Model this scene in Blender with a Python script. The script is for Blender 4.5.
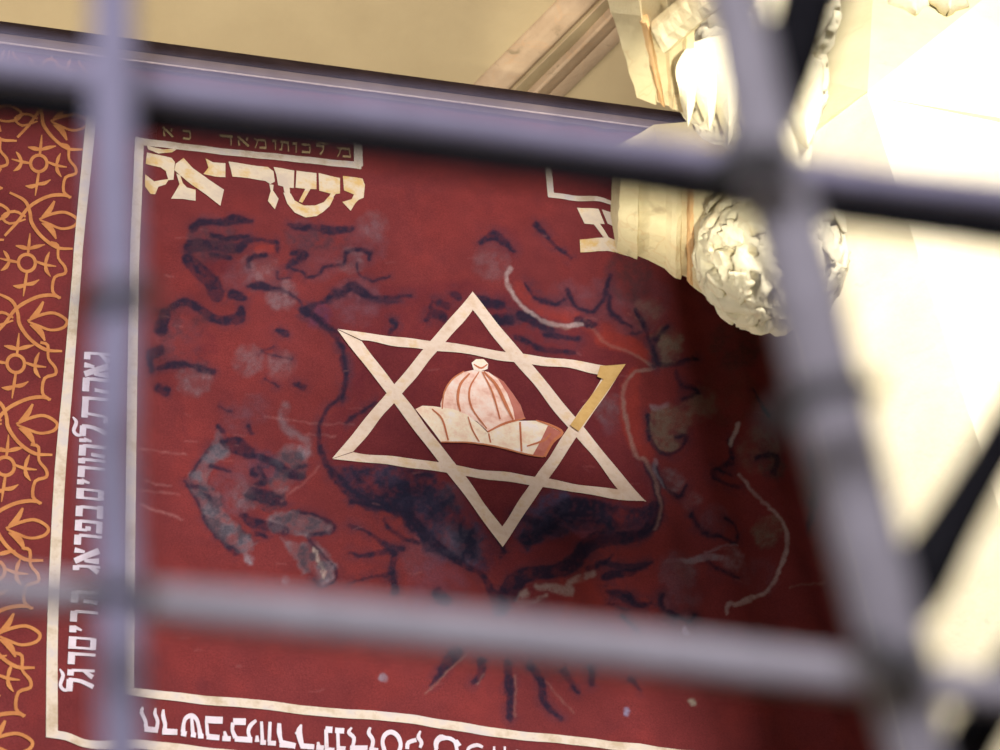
import bpy, bmesh, math, random
import numpy as np
from mathutils import Vector, Matrix
from mathutils.geometry import tessellate_polygon
from mathutils import noise as mnoise

for o in list(bpy.data.objects):
    bpy.data.objects.remove(o)
SC = bpy.context.scene
COL = SC.collection
random.seed(7)
rng = np.random.default_rng(11)

# ------------------------------------------------------------------ camera
F = 2290.0                                   # focal length in pixels of the 1000 px frame
v2 = Vector((-295.0, 2355.0, -F))            # zenith, in camera axes
L_ = (F * F) / (295.0 + 0.125 * 2355.0)
v1 = Vector((L_, -0.125 * L_, -F))           # the banner's horizontal, receding to the right
AZ = v2.normalized()
AX = (v1 - AZ * v1.dot(AZ)).normalized()
AY = AZ.cross(AX)
RW = Matrix((AX, AY, AZ))                    # camera axes -> world axes
CAM = Vector((0.0, 0.0, 1.6))
cd = bpy.data.cameras.new('camera')
cd.sensor_width = 36.0
cd.lens = 36.0 * F / 1000.0
cd.clip_start = 0.02
cd.dof.use_dof = True
cd.dof.focus_distance = 5.9
cd.dof.aperture_fstop = (cd.lens / 1000.0) / 0.0140
cam = bpy.data.objects.new('camera', cd)
COL.objects.link(cam)
cam.matrix_world = Matrix.Translation(CAM) @ RW.to_4x4()
SC.camera = cam
IMG_R = RW @ Vector((1, 0, 0)); IMG_U = RW @ Vector((0, 1, 0)); FWD = RW @ Vector((0, 0, -1))

D0 = 4.2
# ------------------------------------------------------------------ light and exposure
SC.view_settings.view_transform = 'Standard'
SC.view_settings.look = 'None'
SC.view_settings.gamma = 1.0
SC.view_settings.use_curve_mapping = False
SC.view_settings.exposure = 0.0
w = bpy.data.worlds.new('world'); SC.world = w; w.use_nodes = True
w.node_tree.nodes['Background'].inputs[0].default_value = (1.0, 0.90, 0.74, 1)
w.node_tree.nodes['Background'].inputs[1].default_value = 0.08

def area(name, loc, target, size, power, color):
    l = bpy.data.lights.new(name, 'AREA'); l.energy = power; l.size = size; l.color = color
    o = bpy.data.objects.new(name, l); COL.objects.link(o); o.location = loc
    d = Vector(target) - Vector(loc)
    o.rotation_euler = d.to_track_quat('-Z', 'Y').to_euler()
    return o

area('lamp_right', (1.85, 0.4, 5.15), (0.7, 3.6, 5.3), 1.1, 215, (1.0, 0.93, 0.84))
area('fill_left', (-1.3, 2.1, 3.0), (-.3, 4.2, 5.2), 0.6, 17, (1.0, 0.90, 0.84))  # fill light added from the front left for the star
area('window_daylight', CAM - FWD * 0.55 + IMG_U * 1.15 - IMG_R * .15, CAM + FWD * 0.65, 0.5, 25.0, (0.88, 0.83, 1.0))
area('vault_fill', (-0.8, D0 + .5, 3.6), (-0.6, D0 + 2.2, 7.6), 0.5, 190, (1.0, 0.93, 0.80))  # unseen light added behind the rail to brighten the vault

# ------------------------------------------------------------------ pixel helpers
def ray(px, py):
    return (RW @ Vector((px - 500.0, 375.0 - py, -F))).normalized()
def on_y(px, py, y):
    d = ray(px, py); return CAM + d * ((y - CAM.y) / d.y)
def on_z(px, py, z):
    d = ray(px, py); return CAM + d * ((z - CAM.z) / d.z)
def at(px, py, dist):
    return CAM + ray(px, py) * dist
def at_plane(px, py, dep):                   # distance measured along the optical axis
    return CAM + RW @ Vector(((px - 500.0) / F * dep, (375.0 - py) / F * dep, -dep))
RWn = np.array(RW)
def project(X, Y, Z):
    P = np.stack([X - CAM.x, Y - CAM.y, Z - CAM.z], -1) @ RWn     # = RW^T p
    return 500 + F * P[..., 0] / -P[..., 2], 375 - F * P[..., 1] / -P[..., 2]

D = (ray(500, 375) * 6.0).y                  # banner plane y = D

sl = bpy.data.lights.new('capital_fill_spot', 'SPOT'); sl.energy = 850; sl.color = (1.0, .93, .74)  # unseen spot added as fill on the capitals
sl.spot_size = math.radians(10.5); sl.spot_blend = .7; sl.shadow_soft_size = .05
so = bpy.data.objects.new('capital_fill_spot', sl); COL.objects.link(so); so.location = at_plane(1250, 800, 1.3)
so.rotation_euler = (at(715, 140, 4.8) - so.location).to_track_quat('-Z', 'Y').to_euler()

# ------------------------------------------------------------------ object helpers
def tag(o, label=None, cat=None, group=None, kind=None):
    if label: o['label'] = label
    if cat: o['category'] = cat
    if group: o['group'] = group
    if kind: o['kind'] = kind
    return o
def empty(name, loc, label, cat, group=None):
    o = bpy.data.objects.new(name, None); COL.objects.link(o); o.location = loc
    o.empty_display_size = 0.1
    return tag(o, label, cat, group)
def link(name, me, mat, parent=None, smooth=False):
    o = bpy.data.objects.new(name, me); COL.objects.link(o)
    if mat: me.materials.append(mat)
    if smooth:
        me.polygons.foreach_set('use_smooth', [True] * len(me.polygons))
    if parent:
        o.parent = parent
        o.matrix_parent_inverse = Matrix.Translation(-parent_loc(parent))
    return o
def parent_loc(p):
    v = Vector(p.location)
    return v
def mesh(name, verts, faces, mat, parent=None, smooth=False):
    me = bpy.data.meshes.new(name); me.from_pydata([tuple(v) for v in verts], [], faces); me.update()
    return link(name, me, mat, parent, smooth)
def from_bm(name, bm, mat, parent=None, smooth=False):
    bmesh.ops.recalc_face_normals(bm, faces=bm.faces)
    me = bpy.data.meshes.new(name); bm.to_mesh(me); bm.free()
    return link(name, me, mat, parent, smooth)

# ------------------------------------------------------------------ materials
class NT:
    def __init__(s, name):
        s.m = bpy.data.materials.new(name); s.m.use_nodes = True
        s.n = s.m.node_tree.nodes; s.l = s.m.node_tree.links
        s.b = s.n['Principled BSDF']
        s.tc = s.n.new('ShaderNodeTexCoord')
    def noise(s, scale, detail=4, rough=.6, dist=0.0, vec=None):
        t = s.n.new('ShaderNodeTexNoise'); t.inputs['Scale'].default_value = scale
        t.inputs['Detail'].default_value = detail; t.inputs['Roughness'].default_value = rough
        t.inputs['Distortion'].default_value = dist
        s.l.new(vec or s.tc.outputs['Object'], t.inputs['Vector']); return t.outputs['Fac']
    def ramp(s, fac, stops):
        r = s.n.new('ShaderNodeValToRGB'); e = r.color_ramp.elements
        while len(e) < len(stops): e.new(0.5)
        for el, (p, c) in zip(e, stops):
            el.position = p; el.color = (*c, 1) if len(c) == 3 else c
        s.l.new(fac, r.inputs['Fac']); return r.outputs['Color']
    def mix(s, fac, a, b, mode='MIX'):
        m = s.n.new('ShaderNodeMix'); m.data_type = 'RGBA'; m.blend_type = mode
        for v, i in ((fac, 0), (a, 6), (b, 7)):
            if isinstance(v, bpy.types.NodeSocket): s.l.new(v, m.inputs[i])
            elif isinstance(v, tuple): m.inputs[i].default_value = (*v, 1)
            else: m.inputs[i].default_value = v
        return m.outputs[2]
    def col(s, c): s.l.new(c, s.b.inputs['Base Color'])
    def bump(s, h, strength=.3, dist=.01):
        b = s.n.new('ShaderNodeBump'); b.inputs['Strength'].default_value = strength
        b.inputs['Distance'].default_value = dist
        s.l.new(h, b.inputs['Height']); s.l.new(b.outputs['Normal'], s.b.inputs['Normal'])
    def rough(s, r, spec=.3):
        s.b.inputs['Roughness'].default_value = r; s.b.inputs['Specular IOR Level'].default_value = spec
        return s

def stone(name, base, light, stain, bump=.5, veins=True):
    t = NT(name)
    a = t.noise(5, 6, .65, .3); c = t.ramp(a, [(.3, base), (.7, light)])
    b = t.noise(14, 6, .7, .8); m = t.ramp(b, [(.60, (0, 0, 0)), (.74, (1, 1, 1))])
    c = t.mix(m, c, stain)
    if veins:
        v = t.noise(3.3, 3, .5, 2.5); vm = t.ramp(v, [(.485, (0, 0, 0)), (.50, (.25, .25, .25)), (.515, (0, 0, 0))])
        c = t.mix(vm, c, (.55, .30, .14))
    t.col(c); t.bump(t.noise(60, 8, .7), bump, .006); t.rough(.85, .15); return t.m
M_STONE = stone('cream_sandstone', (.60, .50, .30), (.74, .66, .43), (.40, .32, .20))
M_STONE_PILLAR = stone('pale_overexposed_stone', (.76, .69, .49), (.86, .80, .62), (.72, .62, .45), .25, False)  # overexposure of the pillar put into a paler stone colour
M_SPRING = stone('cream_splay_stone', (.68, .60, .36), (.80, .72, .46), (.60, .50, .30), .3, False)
M_GROOVE = stone('ochre_groove_shade', (.58, .33, .15), (.72, .50, .26), (.40, .28, .15))  # orange shadow of the recesses put into the stone colour
M_FOLIAGE = stone('carved_stone', (.68, .62, .44), (.80, .75, .56), (.50, .42, .28), .7)

def plaster(name, a, b):
    t = NT(name)
    c = t.ramp(t.noise(1.6, 6, .6), [(.3, a), (.7, b)])
    t.col(c); t.bump(t.noise(30, 6), .2, .01); t.rough(.95, .1); return t.m
M_VAULT = plaster('ochre_vault_plaster', (.36, .28, .165), (.44, .35, .21))
M_RIB = stone('vault_rib_stone', (.36, .25, .16), (.50, .37, .25), (.22, .17, .10), .2)

t = NT('dark_stained_wood')
wv = t.noise(9, 5, .6, 1.0)
t.col(t.ramp(wv, [(.3, (.018, .010, .011)), (.7, (.04, .024, .024))])); t.rough(.8, .1); M_RAIL = t.m
t = NT('lit_wood_underside')
t.col(t.ramp(t.noise(12, 5), [(.3, (.13, .09, .075)), (.7, (.19, .14, .115))])); t.rough(.7, .2); M_RAIL2 = t.m  # light on the rail's underside put into a lighter wood colour
t = NT('pale_cord'); t.col(t.ramp(t.noise(80), [(.3, (.42, .33, .30)), (.7, (.6, .5, .46))])); t.rough(.9, .1); M_CORD = t.m

t = NT('painted_banner_cloth')
at_ = t.n.new('ShaderNodeVertexColor'); at_.layer_name = 'paint'
n1 = t.noise(260, 3, .8)
n2 = t.noise(7, 5, .6)
k1 = t.ramp(n1, [(.25, (.72, .72, .76)), (.75, (1.25, 1.25, 1.3))])
k2 = t.ramp(n2, [(.3, (.84, .84, .86)), (.7, (1.14, 1.12, 1.1))])
c = t.mix(1.0, at_.outputs['Color'], k1, 'MULTIPLY'); c = t.mix(1.0, c, k2, 'MULTIPLY')
t.col(c); t.bump(n1, .25, .002); t.rough(.95, .05); M_CLOTH = t.m

def paint(name, stops, sc=18, wear=(.36, .07, .06), wamt=.5):
    t = NT(name)
    c = t.ramp(t.noise(sc, 5, .65), stops)
    wm = t.ramp(t.noise(70, 5, .75), [(.60, (0, 0, 0)), (.78, (wamt, wamt, wamt))])
    t.col(t.mix(wm, c, wear)); t.bump(t.noise(120, 4), .2, .002); t.rough(.9, .1); return t.m
M_STAR = paint('cream_paint', [(.3, (.62, .47, .36)), (.52, (.72, .60, .53)), (.68, (.66, .49, .31))])
M_GOLD = paint('gold_paint', [(.3, (.50, .31, .11)), (.7, (.66, .45, .19))])
M_WHITE = paint('lavender_white_paint', [(.3, (.56, .49, .56)), (.7, (.70, .64, .76))])
M_LINE = paint('pale_line_paint', [(.35, (.47, .38, .29)), (.5, (.62, .54, .47)), (.65, (.54, .49, .50))], 16)
M_LETTER = paint('worn_cream_lettering', [(.35, (.52, .44, .38)), (.5, (.62, .53, .42)), (.62, (.58, .40, .17))], 9)
M_DIMLET = paint('dim_gold_lettering', [(.3, (.36, .26, .13)), (.7, (.50, .38, .22))], 30)
M_ORANGE = paint('orange_tracery_paint', [(.3, (.40, .15, .06)), (.7, (.54, .24, .09))], 25, (.3, .06, .04), .7)
M_PINK = paint('pink_hat_paint', [(.35, (.74, .42, .35)), (.5, (.86, .62, .55)), (.65, (.88, .74, .70))], 26)
M_BRIM = paint('cream_brim_paint', [(.35, (.84, .62, .50)), (.5, (.90, .78, .64)), (.65, (.88, .80, .80))], 26)
M_REDLINE = paint('rust_line_paint', [(.3, (.48, .14, .07)), (.7, (.60, .24, .13))], 26)
M_DIMPINK = paint('faded_pink_paint', [(.3, (.42, .12, .10)), (.7, (.55, .22, .18))], 26)

t = NT('grey_painted_iron')
t.col(t.ramp(t.noise(90, 5), [(.3, (.40, .385, .50)), (.7, (.54, .52, .66))])); t.rough(.5, .4); M_IRON = t.m
t = NT('worn_grey_iron')
t.col(t.ramp(t.noise(90, 5), [(.3, (.42, .40, .41)), (.7, (.56, .54, .55))])); t.rough(.55, .35); M_IRON2 = t.m
t = NT('black_iron_and_shade')
t.col(t.ramp(t.noise(90, 5), [(.3, (.010, .010, .012)), (.7, (.02, .02, .022))])); t.rough(.75, .1); M_BLACK = t.m  # black rods, and the painted shade under the upper rod
t = NT('dull_olive_iron')
t.col(t.ramp(t.noise(90, 5), [(.3, (.045, .045, .04)), (.7, (.08, .08, .07))])); t.rough(.6, .2); M_OLIVE = t.m

# ------------------------------------------------------------------ the banner: cloth
X0, X1 = on_y(-70, 400, D).x, on_y(905, 400, D).x
ZT = on_y(330, 84, D).z - 0.0
ZB = on_y(300, 830, D).z

def ripple(X, Z):
    fx = np.clip((X - 1.62) / 0.3, 0, 1)
    r = .0016 * np.sin(X * 27 + .5 * np.sin(Z * 1.7)) * (0.6 + .4 * np.sin(Z * 2.3 + X * 3))
    r = r + .004 * np.sin(X * 6.5 + Z * 0.5) + .0007 * np.sin(X * 60 + Z * 2)
    r = r + fx * (.008 * np.sin(X * 38 + Z * .6))
    return r

def cloth_pt(px, py, lift=0.0):
    p = on_y(px, py, D)
    y = D + float(ripple(np.array(p.x), np.array(p.z))) - lift
    return Vector((p.x, y, p.z))

# ---- the painted picture on the cloth, laid on a canvas
CX0, CY0, CW, CH = -110, 60, 1060, 800
canvas = np.zeros((CH, CW, 3)); canvas[:] = (.150, .029, .031)
gy, gx = np.mgrid[0:CH, 0:CW]; gx = gx + CX0; gy = gy + CY0
def vnoise(scale, seed, oct=4):
    out = np.zeros((CH, CW)); amp = 1; tot = 0
    r = np.random.default_rng(seed)
    for _ in range(oct):
        g = r.random((int(CH / scale) + 3, int(CW / scale) + 3))
        yy = (gy - CY0) / scale; xx = (gx - CX0) / scale
        iy = yy.astype(int); ix = xx.astype(int); fy = yy - iy; fx = xx - ix
        fy = fy * fy * (3 - 2 * fy); fx = fx * fx * (3 - 2 * fx)
        v = (g[iy, ix] * (1 - fx) + g[iy, ix + 1] * fx) * (1 - fy) + (g[iy + 1, ix] * (1 - fx) + g[iy + 1, ix + 1] * fx) * fy
        out += v * amp; tot += amp; amp *= .6; scale = max(scale / 2, 1.2)
    return out / tot
FINE = vnoise(3.2, 9, 2)
NZ1, NZ2, NZ3 = vnoise(24, 1), vnoise(9, 2), vnoise(50, 3)
WX, WY = (vnoise(7, 5, 3) - .5) * 7, (vnoise(7, 6, 3) - .5) * 7        # ragged brush edges
def blend(m, color):
    global canvas
    canvas += m[..., None] * (np.array(color) - canvas)
blend(np.clip((NZ3 - .45) * 2.2, 0, .55), (.19, .032, .031))
blend(np.clip((.45 - NZ1) * 2.0, 0, .4), (.115, .024, .029))
# brighter clean cloth low on the left
CR = {'a': (130, 200, .27), 'b': (130, 400, .27), 'c': (300, 280, .38), 'd': (600, 320, .4),
      'e': (350, 500, .35), 'f': (480, 220, .38), 'p': (0, 0, 1)}
def conv(cr, pts):
    ox, oy, s = CR[cr]
    return [(ox + p[0] * s, oy + p[1] * s) + ((p[2] * s,) if len(p) > 2 else ()) for p in pts]
def smooth(pts, n=4):
    if len(pts) < 3: return [tuple(p) for p in pts]
    P = [np.array(p, float) for p in pts]; P = [2 * P[0] - P[1]] + P + [2 * P[-1] - P[-2]]
    out = []
    for i in range(1, len(P) - 2):
        for k in range(n):
            t_ = k / n; a, b, c_, d = P[i - 1], P[i], P[i + 1], P[i + 2]
            out.append(tuple(.5 * (2 * b + (c_ - a) * t_ + (2 * a - 5 * b + 4 * c_ - d) * t_ ** 2 + (3 * b - a - 3 * c_ + d) * t_ ** 3)))
    out.append(tuple(P[-2])); return out
NAVY = (.018, .014, .030); VIO = (.135, .052, .068); GREY = (.17, .125, .145); LIGHT = (.26, .25, .30); OLIVE = (.155, .115, .09)
BRIGHT = (.25, .036, .028); TAN = (.25, .15, .13); DEEP = (.105, .019, .028)
def stroke(cr, pts, color=NAVY, a=.92, soft=2.4, broken=.3, widen=1.2):
    if color is NAVY: _stroke(cr, [(p[0], p[1], p[2] + 26) for p in pts], (.060, .026, .042), .50, 9, .9, 1.0)
    _stroke(cr, pts, color, a, soft, broken, widen)
def _stroke(cr, pts, color, a, soft, broken, widen):
    P = smooth(conv(cr, pts))
    W = max(p[2] for p in P) * widen
    xs = [p[0] for p in P]; ys = [p[1] for p in P]
    x0 = int(max(min(xs) - W - 12 - CX0, 0)); x1 = int(min(max(xs) + W + 12 - CX0, CW))
    y0 = int(max(min(ys) - W - 12 - CY0, 0)); y1 = int(min(max(ys) + W + 12 - CY0, CH))
    if x1 <= x0 or y1 <= y0: return
    X = gx[y0:y1, x0:x1] + WX[y0:y1, x0:x1] * .55; Y = gy[y0:y1, x0:x1] + WY[y0:y1, x0:x1] * .55
    best = np.full(X.shape, -1e9)
    for A, B in zip(P[:-1], P[1:]):
        dx, dy = B[0] - A[0], B[1] - A[1]; l2 = dx * dx + dy * dy + 1e-6
        t_ = np.clip(((X - A[0]) * dx + (Y - A[1]) * dy) / l2, 0, 1)
        d = np.hypot(X - A[0] - t_ * dx, Y - A[1] - t_ * dy)
        wd = (A[2] + (B[2] - A[2]) * t_) * .5 * widen
        best = np.maximum(best, wd - d)
    m = np.clip((best + soft * .5) / soft, 0, 1) * a
    nz = NZ2[y0:y1, x0:x1]
    m = m * np.clip(1 - broken * np.clip((nz - .45) * 6, 0, 1), 0, 1) * (1 - .22 * np.clip((FINE[y0:y1, x0:x1] - .5) * 5, 0, 1))
    sub = canvas[y0:y1, x0:x1]; sub += m[..., None] * (np.array(color) - sub)
def blob(cr, poly, color, a=.6, soft=7, mott=.8, nz=None):
    P = conv(cr, poly); xs = [p[0] for p in P]; ys = [p[1] for p in P]
    x0 = int(max(min(xs) - 14 - CX0, 0)); x1 = int(min(max(xs) + 14 - CX0, CW))
    y0 = int(max(min(ys) - 14 - CY0, 0)); y1 = int(min(max(ys) + 14 - CY0, CH))
    if x1 <= x0 or y1 <= y0: return
    X = gx[y0:y1, x0:x1] + WX[y0:y1, x0:x1]; Y = gy[y0:y1, x0:x1] + WY[y0:y1, x0:x1]
    ins = np.zeros(X.shape, bool); dist = np.full(X.shape, 1e9)
    for i in range(len(P)):
        A, B = P[i], P[(i + 1) % len(P)]
        dx, dy = B[0] - A[0], B[1] - A[1]
        cnd = (A[1] > Y) != (B[1] > Y)
        with np.errstate(divide='ignore', invalid='ignore'):
            xi = dx * (Y - A[1]) / (dy if dy else 1e-9) + A[0]
        ins ^= cnd & (X < xi)
        t_ = np.clip(((X - A[0]) * dx + (Y - A[1]) * dy) / (dx * dx + dy * dy + 1e-6), 0, 1)
        dist = np.minimum(dist, np.hypot(X - A[0] - t_ * dx, Y - A[1] - t_ * dy))
    sd = np.where(ins, dist, -dist)
    m = np.clip(sd / soft + .4, 0, 1) * a
    n_ = (NZ2 if nz is None else nz)[y0:y1, x0:x1]
    m = m * (1 - mott + mott * np.clip((n_ - .34) * 3.6, 0, 1)) * (1 - .35 * np.clip((FINE[y0:y1, x0:x1] - .45) * 4, 0, 1))
    sub = canvas[y0:y1, x0:x1]; sub += m[..., None] * (np.array(color) - sub)
def spot(cr, x, y, r, color, a=.6, soft=6, mott=.7, ry=None):
    ry = ry or r
    blob(cr, [(x + r * math.cos(k * math.pi / 5), y + ry * math.sin(k * math.pi / 5)) for k in range(10)], color, a, soft, mott)

# shield ground behind the star
blob('c', [(20, 90), (200, 20), (450, 0), (600, 60), (760, 130), (880, 200), (850, 300), (870, 430), (935, 560), (930, 650),
           (740, 720), (520, 790), (400, 740), (290, 640), (100, 540), (50, 420), (110, 290), (100, 150)], DEEP, .55, 8, .35)
# upper left scrollwork
for x, y, r, c_, a_ in ((480, 260, 75, GREY, .5), (400, 280, 60, VIO, .6), (300, 140, 90, VIO, .6), (700, 215, 90, VIO, .45),
                        (560, 350, 60, GREY, .6), (440, 590, 60, GREY, .45), (560, 610, 55, GREY, .45), (240, 660, 70, GREY, .5),
                        (870, 160, 90, VIO, .5), (900, 100, 60, GREY, .3), (180, 520, 90, VIO, .55), (260, 540, 70, DEEP, .5),
                        (860, 370, 60, VIO, .6), (700, 430, 50, (.08, .04, .10), .5), (850, 650, 60, DEEP, .5), (640, 130, 60, VIO, .6),
                        (820, 230, 50, GREY, .5), (330, 220, 60, DEEP, .6)):
    spot('a', x, y, r, c_, a_)
stroke('a', [(480, 185, 30), (520, 180, 30)], BRIGHT, .8)
for p in ([(235, 100, 30), (260, 80, 25), (320, 78, 20), (385, 70, 32), (450, 78, 14)],
          [(225, 170, 46), (300, 165, 34), (400, 175, 30), (435, 150, 22), (480, 145, 14), (540, 155, 16), (548, 188, 12)],
          [(212, 215, 34), (250, 252, 48), (300, 300, 48), (322, 345, 50)],
          [(150, 400, 20), (200, 375, 26), (250, 392, 26), (300, 430, 26), (350, 438, 30), (405, 432, 38), (412, 400, 24)],
          [(380, 345, 32), (430, 360, 16)], [(130, 420, 34), (115, 475, 48)], [(110, 555, 34), (75, 575, 28), (82, 630, 16)],
          [(105, 622, 14), (150, 612, 24), (230, 610, 16), (270, 622, 26), (310, 632, 16)], [(105, 695, 26), (130, 705, 32)],
          [(590, 90, 10), (620, 100, 20), (680, 103, 24), (760, 115, 28), (820, 108, 16)],
          [(300, 200, 14), (370, 210, 18)], [(300, 125, 16), (360, 140, 20), (440, 130, 12)],
          [(500, 200, 16), (445, 215, 14), (440, 245, 14)], [(600, 195, 16), (645, 200, 26), (600, 232, 20), (585, 250, 14)],
          [(590, 252, 9), (640, 265, 9), (660, 287, 9), (700, 275, 9), (720, 248, 9), (790, 240, 9), (800, 200, 13), (840, 188, 15), (888, 198, 15), (885, 225, 10)],
          [(838, 240, 9), (850, 282, 9), (900, 302, 9), (960, 285, 6)], [(440, 315, 12), (480, 316, 28), (530, 325, 20), (590, 347, 9), (640, 382, 8)],
          [(545, 265, 5), (550, 290, 5), (590, 290, 5)], [(640, 412, 22), (685, 388, 16), (745, 378, 8)],
          [(640, 415, 13), (700, 452, 13), (750, 500, 12), (788, 560, 12), (802, 630, 16), (790, 700, 12), (786, 745, 12)],
          [(745, 368, 8), (800, 330, 22), (850, 338, 32), (900, 375, 14), (1000, 378, 8)], [(485, 555, 6), (530, 540, 6)],
          [(488, 558, 5), (540, 575, 5), (600, 586, 5)], [(550, 480, 20), (575, 492, 26)], [(500, 660, 6), (548, 688, 8)],
          [(610, 680, 14), (645, 690, 22)], [(965, 450, 10), (985, 470, 12), (975, 490, 8)]):
    stroke('a', p)
# lower left leaf
blob('b', [(330, 85), (355, 150), (375, 200), (310, 240), (290, 300), (340, 350), (350, 400), (420, 480), (470, 530), (445, 560), (455, 605),
           (430, 605), (420, 560), (390, 560), (330, 510), (270, 430), (240, 360), (205, 300), (260, 220), (300, 160)], GREY, .85, 3, .5)
for x, y, r in ((330, 185, 34), (290, 215, 26), (250, 275, 24), (270, 330, 20), (300, 400, 30), (360, 470, 34), (430, 525, 30)):
    spot('b', x, y, r, LIGHT, .6, 5, .9)
for x, y, r, c_, a_ in ((600, 220, 60, GREY, .7), (380, 340, 90, VIO, .7), (430, 350, 60, GREY, .5), (560, 300, 50, GREY, .6), (500, 240, 60, (.09, .06, .11), .7),
                        (430, 250, 60, VIO, .5), (400, 60, 60, VIO, .6), (470, 30, 60, VIO, .5)):
    spot('b', x, y, r, c_, a_)
blob('b', [(500, 440), (540, 420), (610, 400), (700, 428), (752, 462), (738, 495), (660, 512), (600, 490), (520, 490)], GREY, .9, 3, .5)
blob('b', [(560, 500), (620, 530), (700, 520), (770, 620), (760, 670), (710, 690), (690, 620), (640, 640), (600, 570)], GREY, .75, 4, .6)
spot('b', 722, 635, 42, LIGHT, .45)
for p in ([(345, 150, 22), (392, 162, 54), (445, 192, 34)], [(228, 315, 12), (270, 330, 22), (300, 362, 14)], [(205, 300, 8), (245, 370, 10), (275, 430, 12), (335, 512, 14), (392, 560, 24)],
          [(325, 90, 12), (345, 110, 16)], [(300, 165, 7), (258, 225, 8), (225, 280, 8)], [(300, 240, 14), (370, 260, 10)],
          [(460, 205, 14), (520, 225, 26), (555, 245, 30), (600, 272, 30), (640, 285, 18)], [(455, 345, 40), (530, 365, 46), (572, 378, 20)],
          [(480, 250, 16), (500, 300, 16), (470, 310, 14)], [(418, 420, 16), (460, 455, 30), (530, 470, 36), (572, 482, 26)], [(465, 490, 14), (505, 505, 14)],
          [(600, 403, 7), (700, 428, 11), (752, 463, 16), (732, 490, 18), (662, 502, 13), (672, 528, 10)],
          [(680, 532, 7), (722, 578, 6), (762, 622, 9), (764, 662, 9), (712, 688, 9), (682, 662, 7)], [(620, 250, 12), (650, 240, 10)],
          [(440, 95, 16), (450, 120, 14)], [(330, 20, 5), (380, 40, 5)], [(455, 265, 22), (465, 275, 18)]):
    stroke('b', p)
spot('b', 640, 195, 26, LIGHT, .55); spot('b', 545, 225, 20, LIGHT, .3); spot('b', 440, 590, 16, LIGHT, .6)
for p in ([(575, 20, 26), (565, 70, 26), (600, 120, 28), (650, 145, 24), (672, 195, 16)],): stroke('b', p, GREY, .6, 5, .7)
for k in range(26):
    x = 685 + k * 1.6 + random.uniform(-8, 8); y = 545 + k * 4.2
    stroke('b', [(x, y, 6), (x + 3, y + 4, 6)], (.42, .34, .30), .6, 1, 0)
for p in ([(20, 178, 7), (110, 190, 6), (205, 202, 5)], [(40, 388, 7), (110, 412, 9), (190, 440, 6)], [(0, 330, 6), (90, 340, 6), (180, 352, 5)],
          [(560, 370, 5), (640, 310, 6), (700, 245, 4)], [(500, 60, 5), (700, 85, 5), (830, 90, 4)], [(650, 125, 5), (760, 132, 5)], [(60, 300, 6), (150, 320, 6)]):
    stroke('b', p, (.32, .14, .14), .45, 2, .5)
spot('b', 580, 662, 18, LIGHT, .5, 3)
# shield outlines
blob('c', [(90, 492), (220, 480), (360, 515), (430, 570), (520, 705), (500, 770), (440, 760), (330, 720), (280, 625), (170, 590), (100, 535)], (.045, .035, .07), .85, 5, .75)
blob('c', [(545, 700), (640, 600), (700, 560), (800, 575), (900, 590), (940, 600), (920, 650), (800, 672), (700, 660), (600, 720)], (.045, .035, .07), .75, 6, .8)
for x, y, r, c_, a_ in ((380, 690, 60, (.065, .06, .10), .7), (440, 705, 50, (.13, .10, .15), .5), (310, 600, 50, (.07, .06, .11), .7), (230, 520, 40, (.07, .055, .10), .7), (400, 570, 40, (.09, .075, .11), .6),
                        (680, 600, 60, (.07, .065, .13), .8), (750, 640, 40, (.20, .06, .09), .6), (600, 640, 50, (.055, .05, .10), .7), (820, 340, 45, GREY, .45), (150, 60, 70, VIO, .6), (900, 60, 80, VIO, .4), (820, 380, 30, VIO, .5)):
    spot('c', x, y, r, c_, a_)
for p in ([(10, 78, 20), (60, 108, 11), (100, 150, 9), (120, 220, 9), (112, 300, 9), (62, 350, 9), (50, 420, 11), (70, 482, 15), (120, 548, 24), (180, 592, 24), (272, 605, 16)],
          [(905, 480, 9), (938, 550, 15), (945, 620, 18), (915, 662, 24), (830, 682, 24), (765, 700, 26), (728, 735, 28)],
          [(365, 62, 16), (385, 72, 18)], [(405, 38, 16), (415, 45, 18)], [(355, 92, 22), (375, 100, 22)], [(480, 62, 18), (530, 66, 20)], [(530, 100, 22), (550, 106, 20)],
          [(585, 92, 20), (610, 105, 22), (640, 118, 16)], [(240, 108, 9), (252, 120, 9), (235, 140, 9)], [(570, 150, 12), (640, 180, 14), (720, 190, 10)],
          [(100, 45, 12), (140, 20, 22), (170, 40, 18), (205, 48, 9), (290, 45, 8)], [(120, 375, 9), (160, 350, 8), (200, 325, 7)], [(110, 205, 14), (120, 250, 12)],
          [(350, 60, 8), (330, 110, 8)], [(60, 60, 10), (90, 35, 16)], [(610, 20, 6), (640, 50, 7), (690, 70, 7)], [(560, 620, 14), (640, 640, 18), (700, 660, 14)], [(900, 130, 6), (850, 150, 8)]):
    stroke('c', p)
stroke('c', [(800, 155, 34), (870, 175, 34), (920, 205, 20)], BRIGHT, .6, 4)
stroke('c', [(880, 250, 30), (865, 300, 40), (880, 400, 44), (920, 470, 30)], BRIGHT, .7, 4)
stroke('c', [(545, 12, 6), (580, 62, 7), (640, 105, 8), (700, 124, 8), (748, 102, 9), (800, 155, 7), (860, 190, 7), (935, 222, 10), (880, 245, 8), (850, 290, 9),
             (860, 370, 8), (885, 460, 8), (905, 475, 8), (932, 525, 8), (948, 600, 8), (935, 655, 8)], TAN, .75, 1.6, .4)
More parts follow.
